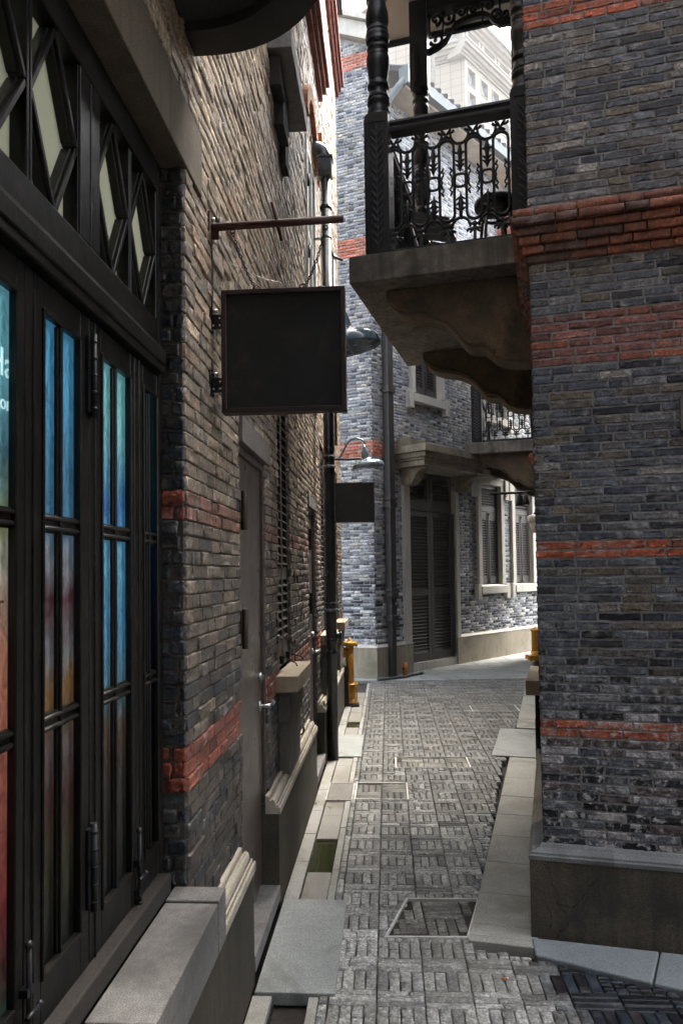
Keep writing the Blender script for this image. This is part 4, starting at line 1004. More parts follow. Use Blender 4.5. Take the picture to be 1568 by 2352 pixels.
    for x in (.10, .23, .34, .46, .60, .76): mb.ball((x, 0, 6.98), .022); mb.tube([(x, 0, 6.78 if x not in (.46,) else 6.87), (x, 0, 7.05)], .01, 6)
    mb.build('fretwork', M_post, bal, M)
    mb = MB(); MT = M @ Matrix.Translation((-.02, -.09, 6.3)) @ Matrix.Rotation(R(-7), 4, 'X')
    mb.box(-.035, .035, -.03, .02, -.1, .85); mb.box(-.02, .02, -.04, -.03, -.05, .8); mb.build('brace', M_post, bal, MT, bevel=.004)
    # front fretwork above the street side (mostly above the picture)
    return bal
BAL = make_balcony()
def copy_tree(o, parent, dM=None):
    c = o.copy(); COL.objects.link(c); c.parent = parent; c.matrix_parent_inverse = I4
    if dM is not None: c.matrix_basis = dM @ o.matrix_basis
    for ch in list(o.children): copy_tree(ch, c)
    return c
sh = RA.p(-(9.156-1.364), .07) - RA.p(0, 0)
copy_tree(BAL, br, Matrix.Translation(sh))

# ================================================================== FAR BUILDING
bf = thing('brick_building', 'pale grey brick house with tall louvred brown door and stone canopy at the bend', 'building', Matrix.Translation(B.p(3, -2, 0)))
hB = [(.86, 2.33, 0, 3.40), (3.12, 3.98, 1.24, 3.42), (4.42, 5.28, 1.24, 3.42), (1.10, 1.96, 4.64, 6.3), (3.4, 4.3, 4.64, 6.3)]
mb = MB(); slab_wall(mb, .05, 10, 0, 9.6, hB, -.064, -.35); mb.build('wall', M_mortarF, bf, B.M)
rc = brick_rects(.0426, 6.3, .48, 9.6, hB, .215, RNG, jt=.010, flem=2, CH=.051)
bricks('brickwork', B.M @ Matrix.Translation((0, .06, 0)), rc, col_B, M_brickF, bf, RNG, nx=1, nz=1, edge=.0022, surf=.0012, depth=.03)
mb = MB()
prA = [(-7, 0), (-.05, 0), (-.05, 10.27), (-7, 13.7)]
mb.prism(prA, .064, .35, 'y'); mb.build('wall', M_mortarF, bf, A.M)
rc = brick_rects(-1.9, -.0425, .48, 11.3, [], .215, RNG, jt=.010, flem=2, CH=.051); rc = rc[rc[:, 3] < 10.27-.5*rc[:, 1]]
bricks('brickwork', A.M @ Matrix.Translation((0, .06, 0)), rc, col_F, M_brickF, bf, RNG, nx=1, nz=1, edge=.002, surf=.0012, depth=.04)
mb = MB(); mb.prism([(-7, 13.75), (.02, 10.24), (.02, 10.52), (-7, 14.05)], -.06, .36, 'y'); mb.prism([(-7, 14.04), (.06, 10.51), (.06, 10.6), (-7, 14.13)], -.12, .36, 'y'); mb.build('coping', M_frameF, bf, A.M, bevel=.006)
mb = MB(); mb.fb(.12, .5, -.35, -.0, 9.62, 10.65); mb.fb(.06, .56, -.41, .06, 10.66, 10.8); mb.fb(.0, .62, -.47, .12, 10.8, 10.92); mb.build('gable_pier', M_frameF, bf, B.M, bevel=.006)
FP = [(.0, .52), (-.005, .515), (.0, .50), (.015, .495), (.02, .48), (.02, 0), (-.1, 0), (-.1, .52)]
def fplinth(F, a, b, nm='plinth'):
    mb = MB(); mb.fb(a, b, -.12, .0, -.02, .478); mb.build(nm, M_plinthF, bf, F.M, bevel=.004)
    mb = MB(); mb.prism([(.07, .53), (.045, .53), (.04, .515), (.01, .50), (.0, .49), (-.004, .48), (.07, .48)], a+.002, b-.002, 'x'); mb.build('plinth_moulding', M_frameF, bf, F.M)
fplinth(B, .0, .95); fplinth(B, 2.283, 9.5); fplinth(A, -3, -.001)
mb = MB(); mb.fb(.952, 2.281, -.4, -.03, -.02, .14); mb.build('doorstep', M_frameF, bf, B.M, bevel=.004)
mb = MB(); mb.fb(.76, .92, -.3, .005, .48, 3.12); mb.fb(2.283, 2.389, -.3, .006, .48, 3.12); mb.build('door_frame', M_frameF, bf, B.M, bevel=.004)
mb = MB(); mb.fb(2.283, 2.36, -.3, -.02, .0, .479); mb.build('door_frame', M_frameF, bf, B.M, bevel=.004)
dr = shutter('door', B, .925, 2.278, .15, 2.70, -.08, [(.29, 1.26, 'l'), (1.37, 2.62, 'l')], M_shut, bf, 2, st=.09, th=.05, pitch=.055)
shutter('transom', B, .925, 2.278, 2.72, 3.38, -.08, [(2.90, 3.30, 'l')], M_shut, bf, 2, st=.09, th=.05, pitch=.055)
mb = MB(); mb.fb(2.24, 2.275, -.07, -.03, .2, 2.7); mb.tube([(2.25, .02, 1.9), (2.25, .02, 2.15)], .012, 8); mb.build('door_bolt', M_shut, dr[1], B.M)
mb = MB(); mb.fb(.6, 10, -.351, -.5, 0, 9.6); mb.build('inner_wall', M_bark, bf, B.M)
# canopy on scroll brackets
mb = MB()
for z0, z1, o in ((3.37, 3.46, .54), (3.463, 3.50, .565), (3.503, 3.58, .60), (3.583, 3.70, .64)):
    e_ = .54-o; mb.fb(.60+e_, 2.38-e_, -.06, o, z0, z1)
mb.fb(.66, 2.3, -.05, .02, 3.703, 3.9); mb.build('canopy', M_canopy, bf, B.M, bevel=.008)
sp = [(0, 3.368), (.50, 3.368), (.50, 3.34), (.42, 3.33), (.34, 3.30), (.28, 3.24), (.24, 3.17), (.18, 3.11), (.10, 3.09), (.0, 3.10)]
for a, b in ((.70, .92), (2.26, 2.42)):
    mb = MB(); mb.prism([(-o, z) for o, z in sp], a, b, 'x'); mb.build('canopy_bracket', M_canopy, bf, B.M, bevel=.006)
def farwin(s0, s1, zb, zt, sill=True, parts=1, full=True):
    """stone framed window with louvred shutters: opening s0..s1, zb..zt"""
    mb = MB(); mb.fb(s0-.12, s0, -.25, .0, zb, zt); mb.fb(s1, s1+.12, -.25, .0, zb, zt); mb.fb(s0-.12, s1+.12, -.25, .003, zt, zt+.12); fr = mb.build('window', M_frameF, bf, B.M, bevel=.004)
    if full:
        mb = MB(); mb.fb(s0-.24, s1+.26, -.06, .02, zt+.12, zt+.28); mb.fb(s0-.25, s0-.12, -.06, .035, zt-.26, zt+.285); mb.fb(s1+.12, s1+.25, -.06, .036, zt-.26, zt+.285); mb.build('hood', M_frameF, fr, B.M, bevel=.006)
    mb = MB(); mb.prism([(.06, zb), (-.045, zb-.03), (-.045, zb-.17), (.06, zb-.17)], s0-.10, s1+.10, 'x'); mb.fb(s0-.22, s0-.103, -.06, .035, zb-.28, zb+.01); mb.fb(s1+.103, s1+.22, -.06, .035, zb-.28, zb+.01); mb.build('sill', M_frameF, fr, B.M, bevel=.005)
    ob = shutter('shutter', B, s0+.01, s1-.01, zb+.01, zt-.52, -.09, [(zb+.14, zt-.68, 'l')], M_shut, fr, 2, st=.06, th=.04, pitch=.05)
    shutter('shutter', B, s0+.01, s1-.01, zt-.515, zt-.005, -.085, [(zt-.42, zt-.07, 'l')], M_shut, fr, 1, st=.06, th=.04, pitch=.05)
    mb = MB(); m_ = (s0+s1)/2; mb.tube([(m_, .075, zb+.06), (m_, .075, zt-.56)], .008, 8); mb.ball((m_, .07, zb+.05), .022); mb.ball((m_, .07, zt-.56), .022); mb.build('bolt', M_iron, fr, B.M)
farwin(3.182, 3.917, 1.41, 3.33); farwin(4.466, 5.2, 1.41, 3.33)
farwin(1.15, 1.90, 4.72, 6.15, full=False); farwin(3.45, 4.2, 4.72, 6.15, full=False)
# eaves: soffit, gutter, tiles
mb = MB(); mb.prism([(.06, 9.6), (-.33, 9.62), (-.33, 9.66), (.06, 9.75)], .55, 10, 'x'); mb.build('soffit', M_soffit, bf, B.M)
mb = MB(); mb.prism([(-.30, 9.66), (-.44, 9.68), (-.45, 9.86), (-.43, 9.86), (-.42, 9.70), (-.31, 9.69), (-.30, 9.88), (-.28, 9.88)], .5, 10, 'x'); mb.fb(.46, .5, .27, .46, 9.60, 9.9); mb.build('gutter', M_fascia, bf, B.M)
mb = MB(); mb.prism([(-.40, 9.88), (3, 11.7), (3, 11.6), (-.38, 9.83)], .5, 10, 'x'); s = .55
while s < 10:
    mb.tube([(s, -.46, 9.87), (s, -.2, 10.0), (s, .5, 10.38)], .05, 8); s += .2
mb.build('roof', M_tile, bf, B.M)
mb = MB(); mb.fb(4.0, 5.2, -.02, .5, 8.45, 8.5)
mb.tube([(4.0, -.5, 8.55), (5.2, -.5, 8.55)], .04, 8)
for i in range(9): mb.tube([(4.05+i*.14, -.55, 8.5), (4.05+i*.14, -.0, 8.8)], .055, 8)
mb.build('tiled_hood', M_redtile, bf, B.M)
# small iron rail bracket on the left face
mb = MB(); mb.tube([(-.75, -.02, 6.78), (-.72, -.35, 6.80)], .022, 8); mb.build('rail', M_ironP, bf, A.M)

# ================================================================== TOWER in the haze
M_tower = None
def towermat():
    m, N, K, P = newmat('cream_stone_cladding'); v = coords(N, K)
    mp = N.new('ShaderNodeMapping'); mp.inputs['Rotation'].default_value = (R(90), 0, 0); K.new(v, mp.inputs[0])
    sx = N.new('ShaderNodeSeparateXYZ'); K.new(v, sx.inputs[0])
    def lines(out, per):
        a = N.new('ShaderNodeMath'); a.operation = 'DIVIDE'; K.new(out, a.inputs[0]); a.inputs[1].default_value = per
        b = N.new('ShaderNodeMath'); b.operation = 'FRACT'; K.new(a.outputs[0], b.inputs[0])
        c = N.new('ShaderNodeMath'); c.operation = 'LESS_THAN'; K.new(b.outputs[0], c.inputs[0]); c.inputs[1].default_value = .05; return c.outputs[0]
    mx = N.new('ShaderNodeMath'); mx.operation = 'MAXIMUM'; K.new(lines(sx.outputs[0], 1.5), mx.inputs[0]); K.new(lines(sx.outputs[2], 1.1), mx.inputs[1])
    n = noise(N, K, v, .6, 4); c = mixc(N, K, n.outputs[0], (.2, .17, .13), (.25, .215, .165)); c = mixc(N, K, mx.outputs[0], c, (.09, .075, .055))
    K.new(c, P.inputs['Base Color']); P.inputs['Roughness'].default_value = .7; return m
M_tower = towermat()
M_towertrim = paint('cream_stone_trim', (.2, .18, .145), .7, bmp=.05, scale=1)
tw = thing('office_tower', 'tall cream stone office tower rising in the white haze beyond the roofs', 'building', Matrix.Translation(T2.p(10, -10, 0)))
winR = []
for i, s in enumerate((.9, 4.3, 7.4, 10.4, 13.4, 16.4, 19.5, 22.5)):
    for j in range(19): winR.append((s, s+1.7, 69.9-j*3.35, 72.0-j*3.35))
hR = list(winR)
mb = MB(); slab_wall(mb, 0, 26, 0, 73, hR, 0, -.8); mb.build('wall', M_tower, tw, T2.M)
winL = []
for k, s in enumerate((-5.2, -8.2, -13.5, -17.0)):
    for j in range(16):
        if j*3.6 < 62: winL.append((s, s+1.1, 69.6-j*3.6, 72.0-j*3.6))
mb = MB(); mb.fb(-4.1, 0, 0, -1, 0, 73); mb.build('wall', M_tower, tw, T1.M)
mb = MB(); slab_wall(mb, -26, -4.1, 0, 84, winL+[(-5.2, -4.3, 74.5, 77), (-5.2, -4.3, 78, 80.5)], -1.8, -2.6); mb.build('wall', M_tower, tw, T1.M)
mb = MB(); mb.fb(-4.1, -4.0, -3.4, -1.0, 0, 84); mb.build('wall', M_tower, tw, T1.M)
def frames(F, wins, off, keep):
    for w_ in wins:
        if not keep(w_): continue
        mb = MB(); a, b, z0, z1 = w_; mb.fb(a, b, off-.7, off-.55, z0, z1); pn = mb.build('window', M_panetower, tw, F.M)
        mb = MB(); mb.fb(a-.12, a, off-.5, off+.1, z0-.12, z1+.12); mb.fb(b, b+.12, off-.5, off+.1, z0-.12, z1+.12); mb.fb(a, b, off-.5, off+.1, z0-.12, z0); mb.fb(a, b, off-.5, off+.1, z1, z1+.12); mb.build('window_frame', M_towertrim, pn, F.M)
frames(T2, winR, 0, lambda w_: w_[2] > 52 and w_[0] < 18)
frames(T1, winL+[(-5.2, -4.3, 74.5, 77), (-5.2, -4.3, 78, 80.5)], -1.8, lambda w_: w_[2] > 52 and w_[0] > -9)
def cornice(F, s0, s1, z0, steps, off=0, back=-2):
    mb = MB()
    for (dz0, dz1, o) in steps: mb.fb(s0-(o if F is not T2 else -.0)*0, s1, off+back, off+o, z0+dz0, z0+dz1)
    return mb.build('cornice', M_towertrim, tw, F.M)
st1 = [(0, .35, .25), (.352, .7, .45), (.702, 1.2, .8), (1.202, 1.7, 1.15), (1.702, 1.9, 1.3)]
cornice(T2, -1.3, 26, 73.0, st1); cornice(T1, -4.1, -.0, 73.0, st1)
st2 = [(0, .5, .1), (.502, .9, .45), (.902, 1.5, .9), (1.502, 1.9, 1.3), (1.902, 3.2, .2)]
cornice(T2, -.6, 26, 77.9, st2, -.3); cornice(T1, -4.1, .3, 77.9, st2, -.3)
cornice(T2, 0, 26, 56.0, [(0, .3, .3), (.302, .6, .6)], 0, 0); cornice(T2, 8, 26, 63.0, [(0, .3, .3), (.302, .6, .6)], 0, 0)
for s in (.1, 1.0, 4.4, 5.3, 8.8, 9.7, 13.2, 14.1, 17.6, 18.5, 22, 22.9):
    mb = MB(); mb.fb(s, s+.55, -1.1, -.3, 74.9, 77.9); mb.build('pilaster', M_towertrim, tw, T2.M)
for s in (-3.9, -.8):
    mb = MB(); mb.fb(s, s+.6, -1.1, -.3, 74.9, 77.9); mb.build('pilaster', M_towertrim, tw, T1.M)
mb = MB(); mb.fb(1.5, 25.5, -1.6, -1.5, 74.9, 77.9); mb.build('terrace_glass', M_panewhite, tw, T2.M)
mb = MB(); mb.fb(-3.5, -1.2, -1.6, -1.5, 74.9, 77.9); mb.build('terrace_glass', M_panewhite, tw, T1.M)
mb = MB(); mb.fb(26, 60, 3, -20, 0, 70); mb.build('wing', M_tower, tw, T2.M); 
mb = MB(); mb.fb(0, 25.5, -3, -20, 0, 80.5); mb.build('core', M_towertrim, tw, T2.M)
for z in (50, 53.3, 56.8):
    mb = MB(); mb.lathe([(2.2, 0), (2.4, .3), (2.4, 1.2), (2.3, 1.2)], (0, 0, 0), 24); mb.build('round_balcony', M_towertrim, tw, T2.M @ Matrix.Translation((13.5, -.2, z)))

# ================================================================== THINGS ON THE LEFT WALL
def sign_box(F, s, z0, w_, label, group, proto=None):
    t = thing('hanging_sign', label, 'sign', at(F, s, 0, z0), group)
    o0, o1, h, d = .045, .045+w_, w_, .055
    mb = MB(); f = .017                        # box whose broad face looks along the alley
    for (a, b, c, e_) in ((o0, o0+f, 0, h), (o1-f, o1, 0, h), (o0+f, o1-f, 0, f), (o0+f, o1-f, h-f, h)): mb.fb(-d/2, d/2, a, b, c, e_)
    mb.build('frame', M_signr, t, WM[t], bevel=.002)
    mb = MB(); mb.fb(-d/2+.012, d/2-.012, o0+f, o1-f, f, h-f); mb.build('panel', M_signf, t, WM[t])
    for z in (h*.24, h*.76):
        mb = MB(); mb.fb(-.006, .006, .004, o0, z-.026, z+.026); mb.fb(-.03, .03, -.002, .005, z-.05, z+.05)
        mb.build('mounting_plate', M_iron, t, WM[t], bevel=.001)
        mb = MB()
        for (o, q) in ((.012, -.015), (.036, -.015), (.036, .012)): mb.cyl((-.0065, -o, z+q), (-.01, -o, z+q), .004, 8)
        for q in (-.042, -.036, .036, .042): mb.cyl((-.004, -.004, z+q), (-.004, -.028, z+q), .004, 6)
        mb.build('screw', M_steel, t, WM[t])
    for o in (o0+w_*.28, o0+w_*.66):
        mb = MB(); mb.fb(-.01, .01, o-.014, o+.014, h, h+.006); mb.tube([(0, -o+.012*math.cos(a), h+.012+.01*math.sin(a)) for a in [2*math.pi*i/12 for i in range(12)]], .003, 6, closed=True); mb.build('eyelet', M_rust, t, WM[t])
    return t
def copy_thing(t, M, label):
    c = t.copy(); COL.objects.link(c); c.matrix_basis = M; WM[c] = M; c['label'] = label
    for ch in list(t.children): copy_tree(ch, c)
    return c
s1 = sign_box(L, 2.665, 2.232, .447, 'large square black sign box with rusty frame hanging nearest the viewer', 'blank hanging sign boxes')
copy_thing(s1, at(L, 8.31, 0, 2.225), 'smaller-looking far black sign box hanging behind the downpipe')
def chain(mb, p, q, sag, r=.0022, link=.012):
    p, q = Vector(p), Vector(q); n = int((q-p).length/link*1.05)
    pts = [p.lerp(q, i/n)+Vector((0, 0, -sag*4*(i/n)*(1-i/n))) for i in range(n+1)]
    for i in range(n):
        a, b = pts[i], pts[i+1]; d = (b-a); ln = d.length*1.25; m_ = (a+b)/2; d.normalize(); side = Vector((1, 0, 0)) if i % 2 else d.cross(Vector((1, 0, 0))); side.normalize()
        ring = [m_+d*(ln/2)*math.cos(t_)+side*.0042*math.sin(t_) for t_ in [2*math.pi*k/8 for k in range(8)]]
        mb.tube(ring, r, 4, closed=True)
t = thing('sign_bracket', 'rust-red pipe bracket with cross bar above the nearest sign, hung with two chains', 'bracket', at(L, 2.66, 0, 2.92), 'sign brackets')
mb = MB(); mb.tube([(0, 0, 0), (-.0, -.49, .012)], .0135, 12); mb.tube([(-.03, -.235, .07), (.02, -.262, -.05)], .0065, 8); mb.build('pipe', M_rust, t, WM[t])
mb = MB(); mb.fb(-.03, .03, -.003, .008, -.07, .05); mb.fb(-.004, .004, .008, .035, -.045, -.012); mb.build('wall_plate', M_rust, t, WM[t], bevel=.002)
mb = MB()
for z in (.03, -.055): mb.cyl((.0, -.008, z), (.0, -.02, z), .006, 6)
mb.build('bolt', M_steel, t, WM[t])
for (oa, ob, sg) in ((.085, .17, .02), (.425, .345, .025)):
    mb = MB(); chain(mb, (0, -oa, -.02), (0, -ob, -.232), sg); mb.tube([(0, -oa+.008*math.cos(a), -.018+.008*math.sin(a)) for a in [2*math.pi*i/10 for i in range(10)]], .0025, 5, closed=True); mb.build('chain', M_iron, t, WM[t])
mb = MB(); mb.tube([(.3, .0, .0), (.15, -.16, -.13), (.0, -.315, -.232)], .0016, 5); mb.build('guy_wire', M_steel, t, WM[t])
mb = MB(); mb.tube([(-.0, -.006, -.05), (.01, -.008, -.12), (.0, -.01, -.25), (-.01, -.006, -.33)], .003, 6); mb.build('cable', M_rubber, t, WM[t])
t = thing('sign_bracket', 'thin rust-red pipe bracket above the far sign behind the downpipe', 'bracket', at(L, 8.31, 0, 2.94), 'sign brackets')
mb = MB(); mb.tube([(0, 0, 0), (0, -.35, 0)], .0135, 10); mb.build('pipe', M_rust, t, WM[t])
mb = MB(); mb.tube([(0, -.3, -.013), (0, -.24, -.25)], .003, 5); mb.tube([(0, -.1, -.013), (0, -.16, -.25)], .003, 5); mb.build('chain', M_iron, t, WM[t])

def wall_lamp(F, s, label):
    t = thing('wall_lamp', label, 'lamp', at(F, s, 0, 2.87), 'gooseneck wall lamps')
    Tm = Matrix.Translation((0, -.42, 0)) @ Matrix.Rotation(R(-9), 4, 'X') @ Matrix.Rotation(R(-4), 4, 'Y')
    mb = MB(); mb.lathe([(.19, -.004), (.192, .004), (.185, .035), (.17, .055), (.14, .072), (.09, .088), (.062, .1), (.055, .11), (.048, .15), (.04, .19), (.03, .2), (.028, .225), (.016, .235), (.012, .26)], n=36, M=Tm); mb.build('lamp_shade', M_lampb, t, WM[t])
    mb = MB(); mb.lathe([(.186, -.003), (.176, .025), (.15, .05), (.1, .07), (.03, .08), (.001, .08)], n=36, M=Tm); mb.build('reflector', M_lampw, t, WM[t])
    mb = MB(); mb.ball(tuple(Tm @ Vector((0, 0, .03))), .035, (1, 1, 1.3), 12, 10); mb.build('bulb', M_lampw, t, WM[t])
    tp = Tm @ Vector((0, 0, .25))
    mb = MB(); mb.tube([(0, .0, .10), (0, -.05, .10), (0, -.10, .12), (0, -.14, .19), (0, -.18, .27), (0, -.23, .325), (0, -.29, .34), (0, -.35, .325), (0, -.39, .29), tuple(tp)], .0125, 10); mb.build('arm', M_lampb, t, WM[t])
    mb = MB(); mb.lathe([(.05, 0), (.05, .012), (.03, .025)], n=20, M=Matrix.Translation((0, 0, .10)) @ Matrix.Rotation(R(90), 4, 'X')); mb.build('wall_plate', M_lampb, t, WM[t]); return t
l1 = wall_lamp(L, 4.0, 'blue-grey gooseneck lamp peeking out behind the large sign box')
copy_thing(l1, at(L, 8.45, 0, 2.86), 'blue-grey gooseneck lamp above the far sign box')

def downpipe():
    t = thing('downpipe', 'black round downpipe with hopper head on the left wall', 'drainpipe', at(L, 6.68, .115, 0))
    mb = MB(); mb.tube([(0, 0, .0), (0, 0, 5.27)], .05, 20); mb.build('pipe', M_ironP, t, WM[t])
    for z in (.95, 1.06, 1.38, 3.3, 5.0, 2.70):
        mb = MB(); mb.tube([(0, 0, z-.02), (0, 0, z+.02)], .055, 20); mb.build('collar', M_ironP, t, WM[t])
    for z in (1.33, 2.62, 4.72):
        mb = MB(); mb.tube([(0, 0, z-.012), (0, 0, z+.012)], .0545, 20); mb.fb(-.006, .006, -.115, -.05, z-.01, z+.01); mb.fb(-.09, -.05, -.01, .01, z-.01, z+.01); mb.build('clamp', M_galv, t, WM[t])
    mb = MB(); mb.tube([(.0, -.02, 1.1), (.0, -.085, 1.1)], .032, 14); mb.tube([(.0, -.075, 1.1), (.0, -.095, 1.1)], .038, 14); mb.build('inspection_cap', M_ironP, t, WM[t])
    mb = MB(); mb.prism([(-.05, 5.29), (.05, 5.29), (.06, 5.34), (.062, 5.45), (-.062, 5.45), (-.06, 5.34)], -.062, .062, 'y'); mb.box(-.072, .072, -.072, .072, 5.451, 5.468)
    for x in (-.04, .04): mb.box(-.064, -.0625, x-.004, x+.004, 5.35, 5.44)
    mb.build('hopper', M_ironP, t, WM[t], bevel=.003)
    mb = MB(); c = (0, .11, 5.56); mb.tube([(0, .16, 5.58), (0, .10, 5.58), (0, .05, 5.57), (0, .015, 5.54), (0, 0, 5.5), (0, 0, 5.46)], .052, 16); mb.tube([(0, .15, 5.58), (0, .125, 5.58)], .058, 16); mb.build('elbow', M_galv, t, WM[t])
downpipe()
t = thing('vent_box', 'small black valve and broken orange pipe stub above the downpipe hopper', 'pipe', at(L, 7.1, 0, 5.75))
mb = MB(); mb.fb(-.05, .05, 0, .09, .0, .1); mb.build('body', M_iron, t, WM[t], bevel=.01); mb = MB(); mb.prism([(-.03, 0), (.05, -.28), (.09, -.28), (.04, .22), (-.04, .2)], -.06, -.01, 'y'); mb.build('stub', M_orange, t, WM[t])

def far_pipe():
    t = thing('downpipe', 'dark brown square downpipe with moulded joints on the far pale brick house', 'drainpipe', at(B, .32, 0, 0))
    mb = MB(); mb.fb(-.055, .055, .0, .1, 0, .95); mb.fb(-.07, .07, -.02, .11, .95, 9.2); mb.build('pipe', M_brownP, t, WM[t], bevel=.012)
    for z, h in ((.93, .05), (1.30, .04), (1.38, .03), (2.74, .05), (2.84, .025), (4.6, .05), (6.7, .05), (8.4, .05)):
        mb = MB(); mb.fb(-.09, .09, -.02, .13, z-h, z+h); mb.build('joint', M_brownP, t, WM[t], bevel=.01)
    mb = MB(); mb.ball((0.03, -.12, 1.14), .035, (1, 1, 1.3)); mb.build('inspection_cap', M_brownP, t, WM[t])
    mb = MB(); mb.tube([(0, -.04, 9.2), (.02, -.1, 9.35), (.12, -.26, 9.58), (.18, -.36, 9.70)], .06, 10); mb.build('elbow', M_fascia, t, WM[t])
far_pipe()
t = thing('pipe_stub', 'short orange pipe stub standing at the foot of the far brown downpipe', 'pipe', at(B, .62, .07, 0))
mb = MB(); mb.tube([(0, 0, 0), (0, 0, .2)], .036, 14); mb.tube([(0, 0, .12), (0, 0, .135)], .041, 14); mb.build('pipe', M_orange, t, WM[t]); mb = MB(); mb.tube([(-.07, 0, .11), (.05, 0, .11)], .01, 8); mb.build('clip', M_iron, t, WM[t])
t = thing('hose', 'dark rubber hose lying on the ground at the corner of the far house', 'hose', at(B, .1, .1, 0))
pts = [B.M.inverted() @ Vector((x, y, .025)) for x, y in ((.52, 11.45), (.66, 11.48), (.82, 11.58), (.98, 11.72), (1.1, 11.92), (1.28, 12.1))]
mb = MB(); mb.tube([tuple(p - Vector((.1, -.1, 0))) for p in pts], .022, 10); mb.build('tube', M_rubber, t, WM[t]); mb = MB(); e0, e1 = pts[-2]-Vector((.1, -.1, 0)), pts[-1]-Vector((.1, -.1, 0)); mb.tube([tuple(e0.lerp(e1, .8)), tuple(e1)], .028, 10); mb.build('coupling', M_iron, t, WM[t])

t = thing('wall_pipe', 'thin black vertical pipe with short arm high on the far left wall', 'pipe', at(L, 8.9, .03, 3.2))
mb = MB(); mb.tube([(0, 0, 0), (0, 0, 2.3)], .016, 8); mb.tube([(-.1, .03, 2.36), (0, 0, 2.32), (.0, -.11, 2.27)], .018, 8); mb.build('pipe', M_ironP, t, WM[t])
# ------------------------------------------------------------------ yellow standpipe hydrant
def hydrant():
    x, y = .085, 9.38
    t = thing('fire_hydrant', 'ochre yellow standpipe hydrant with flanged cap standing by the left wall', 'hydrant', Matrix.Translation((x, y, 0)))
    mb = MB(); mb.lathe([(.062, .04), (.062, .255)], n=24); mb.lathe([(.05, .25), (.05, .76)], n=24); mb.lathe([(.052, .59), (.054, .595), (.052, .60)], n=24); mb.build('column', M_yel, t, WM[t])
    mb = MB(); mb.lathe([(.075, .03), (.098, .035), (.098, .052), (.07, .056), (.066, .08)], n=28)
    for i in range(8): a = 2*math.pi*i/8; mb.box(.082*math.cos(a)-.008, .082*math.cos(a)+.008, .082*math.sin(a)-.008, .082*math.sin(a)+.008, .052, .07)
    mb.build('base_flange', M_yel, t, WM[t])
    mb = MB(); mb.lathe([(.07, .255), (.1, .258), (.1, .272), (.055, .278)], n=28); mb.build('middle_flange', M_yel, t, WM[t])
    for i in range(6):
        a = 2*math.pi*(i+.3)/6; mb = MB(); p = (.088*math.cos(a), .088*math.sin(a)); mb.cyl((*p, .05), (*p, .30), .006, 8); mb.cyl((*p, .276), (*p, .29), .011, 6); mb.build('tie_rod', M_yel, t, WM[t])
    mb = MB(); mb.lathe([(.06, .74), (.104, .745), (.104, .765), (.103, .769), (.104, .772), (.104, .79), (.06, .795), (.03, .80), (.026, .82), (.018, .835)], n=32)
    for i in range(8): a = 2*math.pi*(i+.5)/8; mb.cyl((.088*math.cos(a), .088*math.sin(a), .725), (.088*math.cos(a), .088*math.sin(a), .802), .009, 6)
    mb.cyl((0, 0, .8), (0, 0, .85), .018, 5); mb.build('cap', M_yel, t, WM[t])
    for a, s in ((R(175), .95),):
        mb = MB(); M = Matrix.Translation((0, 0, .66)) @ Matrix.Rotation(a, 4, 'Z') @ Matrix.Rotation(R(90), 4, 'Y')
        mb.lathe([(.045, 0), (.05, .05), (.07*s, .052), (.07*s, .085), (.045, .09)], n=24, M=M); mb.build('outlet', M_yel, t, WM[t])
    mb = MB(); mb.box(-.11, .11, -.11, .11, -.02, .03); mb.build('footing', M_dirt, t, WM[t], bevel=.02)
hydrant()
def valve():
    x, y = 2.62, 10.0
    t = thing('water_valve', 'ochre yellow pumping connection with grey bolted flange half hidden by the right wall', 'hydrant', Matrix.Translation((x, y, 0)))
    mb = MB(); mb.lathe([(.085, .58), (.085, .84), (.098, .845), (.098, .875), (.06, .88), (.055, .9)], n=24); mb.lathe([(.08, .58), (.1, .575), (.08, .5)], n=24); mb.build('column', M_yel, t, WM[t])
    mb = MB(); mb.box(-.15, .12, -.11, .11, .47, .495); mb.box(-.15, .12, -.11, .11, .50, .525)
    for q in (-.12, -.04, .04): mb.cyl((q, -.09, .45), (q, -.09, .545), .011, 6)
    mb.build('plate', M_yel, t, WM[t])
    M = Matrix.Translation((-.0, -.05, .31)) @ Matrix.Rotation(R(-68), 4, 'Z') @ Matrix.Rotation(R(78), 4, 'Y')
    mb = MB(); mb.lathe([(.06, -.02), (.15, -.015), (.15, .02), (.06, .025)], n=32, M=M)
    for i in range(8): a = 2*math.pi*i/8; p = M @ Vector((.118*math.cos(a), .118*math.sin(a), -.03)); q = M @ Vector((.118*math.cos(a), .118*math.sin(a), .04)); mb.cyl(tuple(p), tuple(q), .018, 8)
    mb.build('flange', M_galv, t, WM[t])
    mb = MB(); mb.lathe([(.055, .02), (.055, .16), (.08, .17), (.08, .2)], n=20, M=M); mb.cyl((0, 0, .0), (0, 0, .5), .05, 16); mb.box(-.14, -.02, -.1, 0, .12, .14); mb.build('elbow', M_yel, t, WM[t])
valve()

